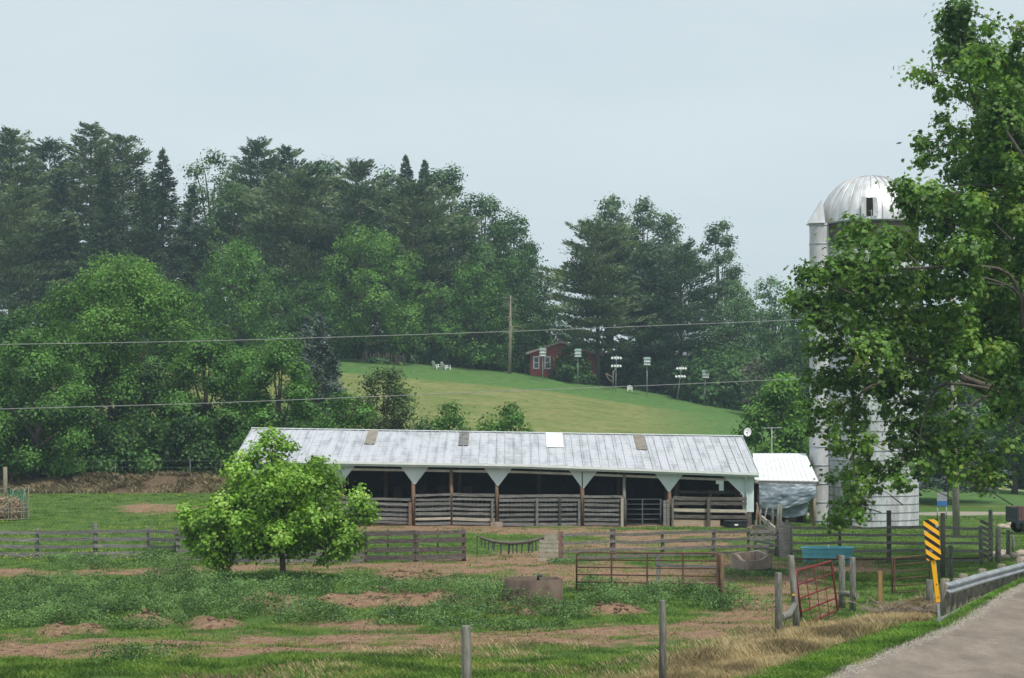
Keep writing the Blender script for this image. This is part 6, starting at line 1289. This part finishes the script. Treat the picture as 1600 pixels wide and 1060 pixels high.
def meadow():
    rg = np.random.default_rng(77)
    X, Y = scatter(300000, 31, 116, rg, 1.7); d = droad(X, Y); Z = G(X, Y)
    dm = band_mask(X, Y, Z, DIRT); dm = np.where(Y > 116, 0, dm); patchy = fbm(X*.9, Y*.9, 91)
    dry = (d > -3.6)&(d < -1.35)&(Y < 51)&(rg.random(len(X)) < np.clip((Y-24)/14, .25, .95))
    barn_ = (X > -14.5)&(X < 13)&(Y > 91.5)&(Y < 106); rail_ = (d > -2.6)&(Y > 42)
    keep = ((dm < .30+.75*(rg.random(len(X))-.5)) | ((fbm(X*1.7, Y*1.7, 151) > .57) & (rg.random(len(X)) < .55))) & ~barn_ & (d < -.15) & (patchy > .30)&(d > -200) & ~((X > 15)&(Y > 110)); green = keep & ~dry
    h = np.where(Y < 45, .062, .075)*(.4+1.4*patchy)*(1+.4*(fbm(X*.25, Y*.25, 93)-.5))
    h = np.where((d > -1.2), .10, h); h = np.where((Y < 37)&(d < -5), h*1.6, h)
    V = blades(X[green], Y[green], Z[green], h[green], rg, 4, .0048, .12)
    tag(np_mesh('grass', V, 4, GR), 'short green pasture grass with bare patches', 'grass', kind='stuff')
    # roadside dry grass
    n = 26000; Yd = rg.uniform(27, 52, n); dd = rg.uniform(-4.4, -1.2, n); Xd = xe(Yd)+dd*1.118; k = (rg.random(n) < np.clip((dd+4.4)/1.8, .03, 1)*np.clip((-1.15-dd)/.5, 0, 1)*np.clip((Yd-27)/11, .25, 1)*(.1+1.6*fbm(Xd*.9, Yd*.9, 131)))&((Yd < 43)|(dd > -2.8)); Xd, Yd, dd = Xd[k], Yd[k], dd[k]
    Zd = G(Xd, Yd); hd = .21*(.4+1.1*fbm(Xd*1.3, Yd*1.3, 95))*np.where(Yd < 36, .7, 1.15)
    V = blades(Xd, Yd, Zd, hd, rg, 9, .0030, .12, .45)
    X2, Y2 = scatter(9000, 31, 40, rg, 1.5); d2 = droad(X2, Y2); k = (d2 < -4.6)&(d2 > -11)&(fbm(X2*.7, Y2*.7, 97) > .5); Z2 = G(X2, Y2)
    V = np.concatenate([V, blades(X2[k], Y2[k], Z2[k], np.full(k.sum(), .14), rg, 5, .004, .12, .6)])
    tag(np_mesh('dry_grass', V, 4, DG), 'tall tan dry grass along the roadside bank', 'grass', kind='stuff')
    # verge
    n = 15000; Yd = rg.uniform(28, 60, n); dd = rg.uniform(-1.45, -.25, n); Xd = xe(Yd)+dd*1.118; V = blades(Xd, Yd, G(Xd, Yd), np.full(n, .085), rg, 6, .005, .07)
    tag(np_mesh('verge_grass', V, 4, leafmat('verge_blades', (.07, .18, .016), (.14, .30, .03), trans=.3, scale=1, gloss=.2)), 'bright green strip of short grass beside the road', 'grass', kind='stuff')
    # weeds
    X, Y = scatter(60000, 34, 74, rg, 1.5); Z = G(X, Y); wm = band_mask(X, Y, Z, WEED); mm = band_mask(X, Y, Z, MOUNDS); cl = fbm(X*.8, Y*.8, 99)
    k = (wm*1.0 > .28+.95*rg.random(len(X)))&(mm < .5)&(cl > .46+.16*(rg.random(len(X))-.5))&(np.hypot(X-(1175-800)/F*60, (Y-61)) > 1.8)&(droad(X, Y) < -3); X, Y, Z, cl, wm = X[k], Y[k], Z[k], cl[k], wm[k]
    cx = [(796, 940, .55), (808, 943, .5), (786, 938, .5), (818, 950, .35), (775, 936, .5), (640, 926, .4), (700, 925, .45), (745, 922, .4), (270, 962, .5), (285, 950, .45), (160, 950, .4), (100, 975, .4), (410, 925, .35), (268, 885, .5), (130, 880, .3), (100, 878, .3), (240, 876, .3), (250, 874, .45), (1140, 950, .35), (930, 925, .3), (1050, 925, .3), (1090, 930, .25), (860, 955, .3), (208, 1034, .3), (490, 925, .35), (560, 918, .3), (355, 940, .4), (1165, 898, .14), (1185, 898, .14), (1205, 897, .12), (890, 880, .15), (600, 872, .12), (1290, 884, .12)]
    ex = []
    for a_, b_, c_ in cx:
        q = gp(a_, b_)
        for j in range(34): ex.append((q.x+rg.normal(0, .45), q.y+rg.normal(0, .45), c_))
    ex = np.array(ex); X = np.concatenate([X, ex[:, 0]]); Y = np.concatenate([Y, ex[:, 1]]); Z = np.concatenate([Z, G(ex[:, 0], ex[:, 1])]); cl = np.concatenate([cl, .40+ex[:, 2]*.55]); wm = np.concatenate([wm, np.full(len(ex), .95)])
    i = np.repeat(np.arange(len(X)), 30); hh = (.07+.44*np.clip(cl-.42, 0, .4)/.3)*(.4+.7*wm); m = len(i)
    u = rg.random(m)**.7; C = np.stack([X[i]+rg.normal(0, .15, m)*(1.1-.5*u), Y[i]+rg.normal(0, .15, m)*(1.1-.5*u), Z[i]+u*hh[i]], 1); Nn = unit(rg.normal(size=(m, 3))*.8+np.array([0, 0, .8]))
    tag(np_mesh('weeds', leaf_quads(C, Nn, .07, rg, .5), 4, WD), 'bushy bluish green weeds spreading over the paddock', 'weeds', kind='stuff')
    # nettle clumps in front of fences and under the gate
    # yellow flowers
    X, Y = scatter(9000, 60, 117, rg, 1.2); Z = G(X, Y); k = (fbm(X*.22, Y*.22, 101) > .60)&(X < -5)&(band_mask(X, Y, Z, DIRT) < .2); X, Y, Z = X[k], Y[k], Z[k]; n = len(X); i = np.repeat(np.arange(n), 3)
    C = np.stack([X[i]+rg.normal(0, .1, 3*n), Y[i]+rg.normal(0, .1, 3*n), Z[i]+.16+.05*rg.random(3*n)], 1)
    tag(np_mesh('yellow_flowers', leaf_quads(C, unit(rg.normal(size=(3*n, 3))*.4+np.array([0, 0, 1])), .05, rg, 1), 4, mat('yellow_petals', (.33, .32, .03), (.42, .40, .06), 5)), 'scattered tiny yellow flowers in the far pasture', 'flowers', kind='stuff')
    # loose gravel along the road edge
    n = 9000; Yg = rg.uniform(29, 60, n); dg = rg.normal(.0, .16, n)+.02; Xg = xe(Yg)+dg*1.118; Zg = np.maximum(G(Xg, Yg), np.where(dg > 0, zroad(Yg)+.0, -9)); O = np.array([(1, 0, 0), (0, 1, 0), (-1, 0, 0), (0, -1, 0), (0, 0, .6), (0, 0, -.5)]); Fo = np.array([(0, 1, 4), (1, 2, 4), (2, 3, 4), (3, 0, 4)])
    V = (np.stack([Xg, Yg, Zg+.004], 1)[:, None, :]+O[None]*(rg.uniform(.008, .028, n))[:, None, None]*rg.uniform(.6, 1.4, (n, 6, 3))).reshape(-1, 3)
    tag(np_mesh('gravel', V, 3, mat('roadside_gravel', (.13, .115, .10), (.38, .34, .29), 9, rough=.95), faces=(np.arange(n)[:, None, None]*6+Fo[None]).reshape(-1, 3)), 'loose gravel along the edge of the road', 'gravel', kind='stuff')
    # dead litter and rank growth on the bare bank
    n = 5200; Xb = rg.uniform(-36, -11, n); Yb = rg.uniform(117.5, 124.5, n); kb = fbm(Xb*.5, Yb*.8, 141) > .48; Xb, Yb = Xb[kb], Yb[kb]; V = blades(Xb, Yb, G(Xb, Yb), np.full(len(Xb), .30), rg, 8, .008, .18, .9)
    tag(np_mesh('bank_litter', V, 4, leafmat('bank_dry_stalks', (.10, .08, .05), (.22, .18, .10), trans=.1)), 'dry stalks and litter on the bare bank at left', 'dry grass', kind='stuff')
    # clods and hoof churned lumps on the mounds and bare earth
    X, Y = scatter(30000, 34, 80, rg, 1.5); Z = G(X, Y); mm = band_mask(X, Y, Z, MOUNDS); dm = band_mask(X, Y, Z, DIRT); k = ((mm > .35)|((dm > .5)&(rg.random(len(X)) < .5)))&(droad(X, Y) < -2); X, Y, Z, mm = X[k], Y[k], Z[k], mm[k]; n = len(X)
    O = np.array([(1, 0, 0), (0, 1, 0), (-1, 0, 0), (0, -1, 0), (0, 0, .8), (0, 0, -.5)]); Fo = np.array([(0, 1, 4), (1, 2, 4), (2, 3, 4), (3, 0, 4), (1, 0, 5), (2, 1, 5), (3, 2, 5), (0, 3, 5)])
    s = (.012+.075*rg.random(n)**3*(.3+mm*1.2))[:, None, None]; V = (np.stack([X, Y, Z+.005], 1)[:, None, :]+O[None]*s*rg.uniform(.6, 1.4, (n, 6, 3))).reshape(-1, 3); Fc = (np.arange(n)[:, None, None]*6+Fo[None]).reshape(-1, 3)
    tag(np_mesh('dirt_clods', V, 3, mat('dark_earth_clods', (.08, .045, .032), (.22, .135, .095), 3, rough=1), faces=Fc), 'churned dark earth clods on the bare ground', 'earth', kind='stuff')
meadow()
# ---------------------------------------------------------------- hazy summer air
def haze():
    m = bpy.data.materials.new('summer_haze'); m.use_nodes = True; n = m.node_tree.nodes; l = m.node_tree.links; n.remove(n['Principled BSDF'])
    v = n.new('ShaderNodeVolumePrincipled'); v.inputs['Color'].default_value = (.62, .80, .93, 1); v.inputs['Density'].default_value = HAZE; v.inputs['Anisotropy'].default_value = .2; l.new(v.outputs[0], n['Material Output'].inputs['Volume'])
    mb = MB(); mb.box((0, 150, 22), (900, 760, 60)); o = mb.build('haze', m); o['kind'] = 'stuff'; o['label'] = 'thin bluish summer haze in the air over the farm'; o['category'] = 'haze'
HAZE = .00042
haze()
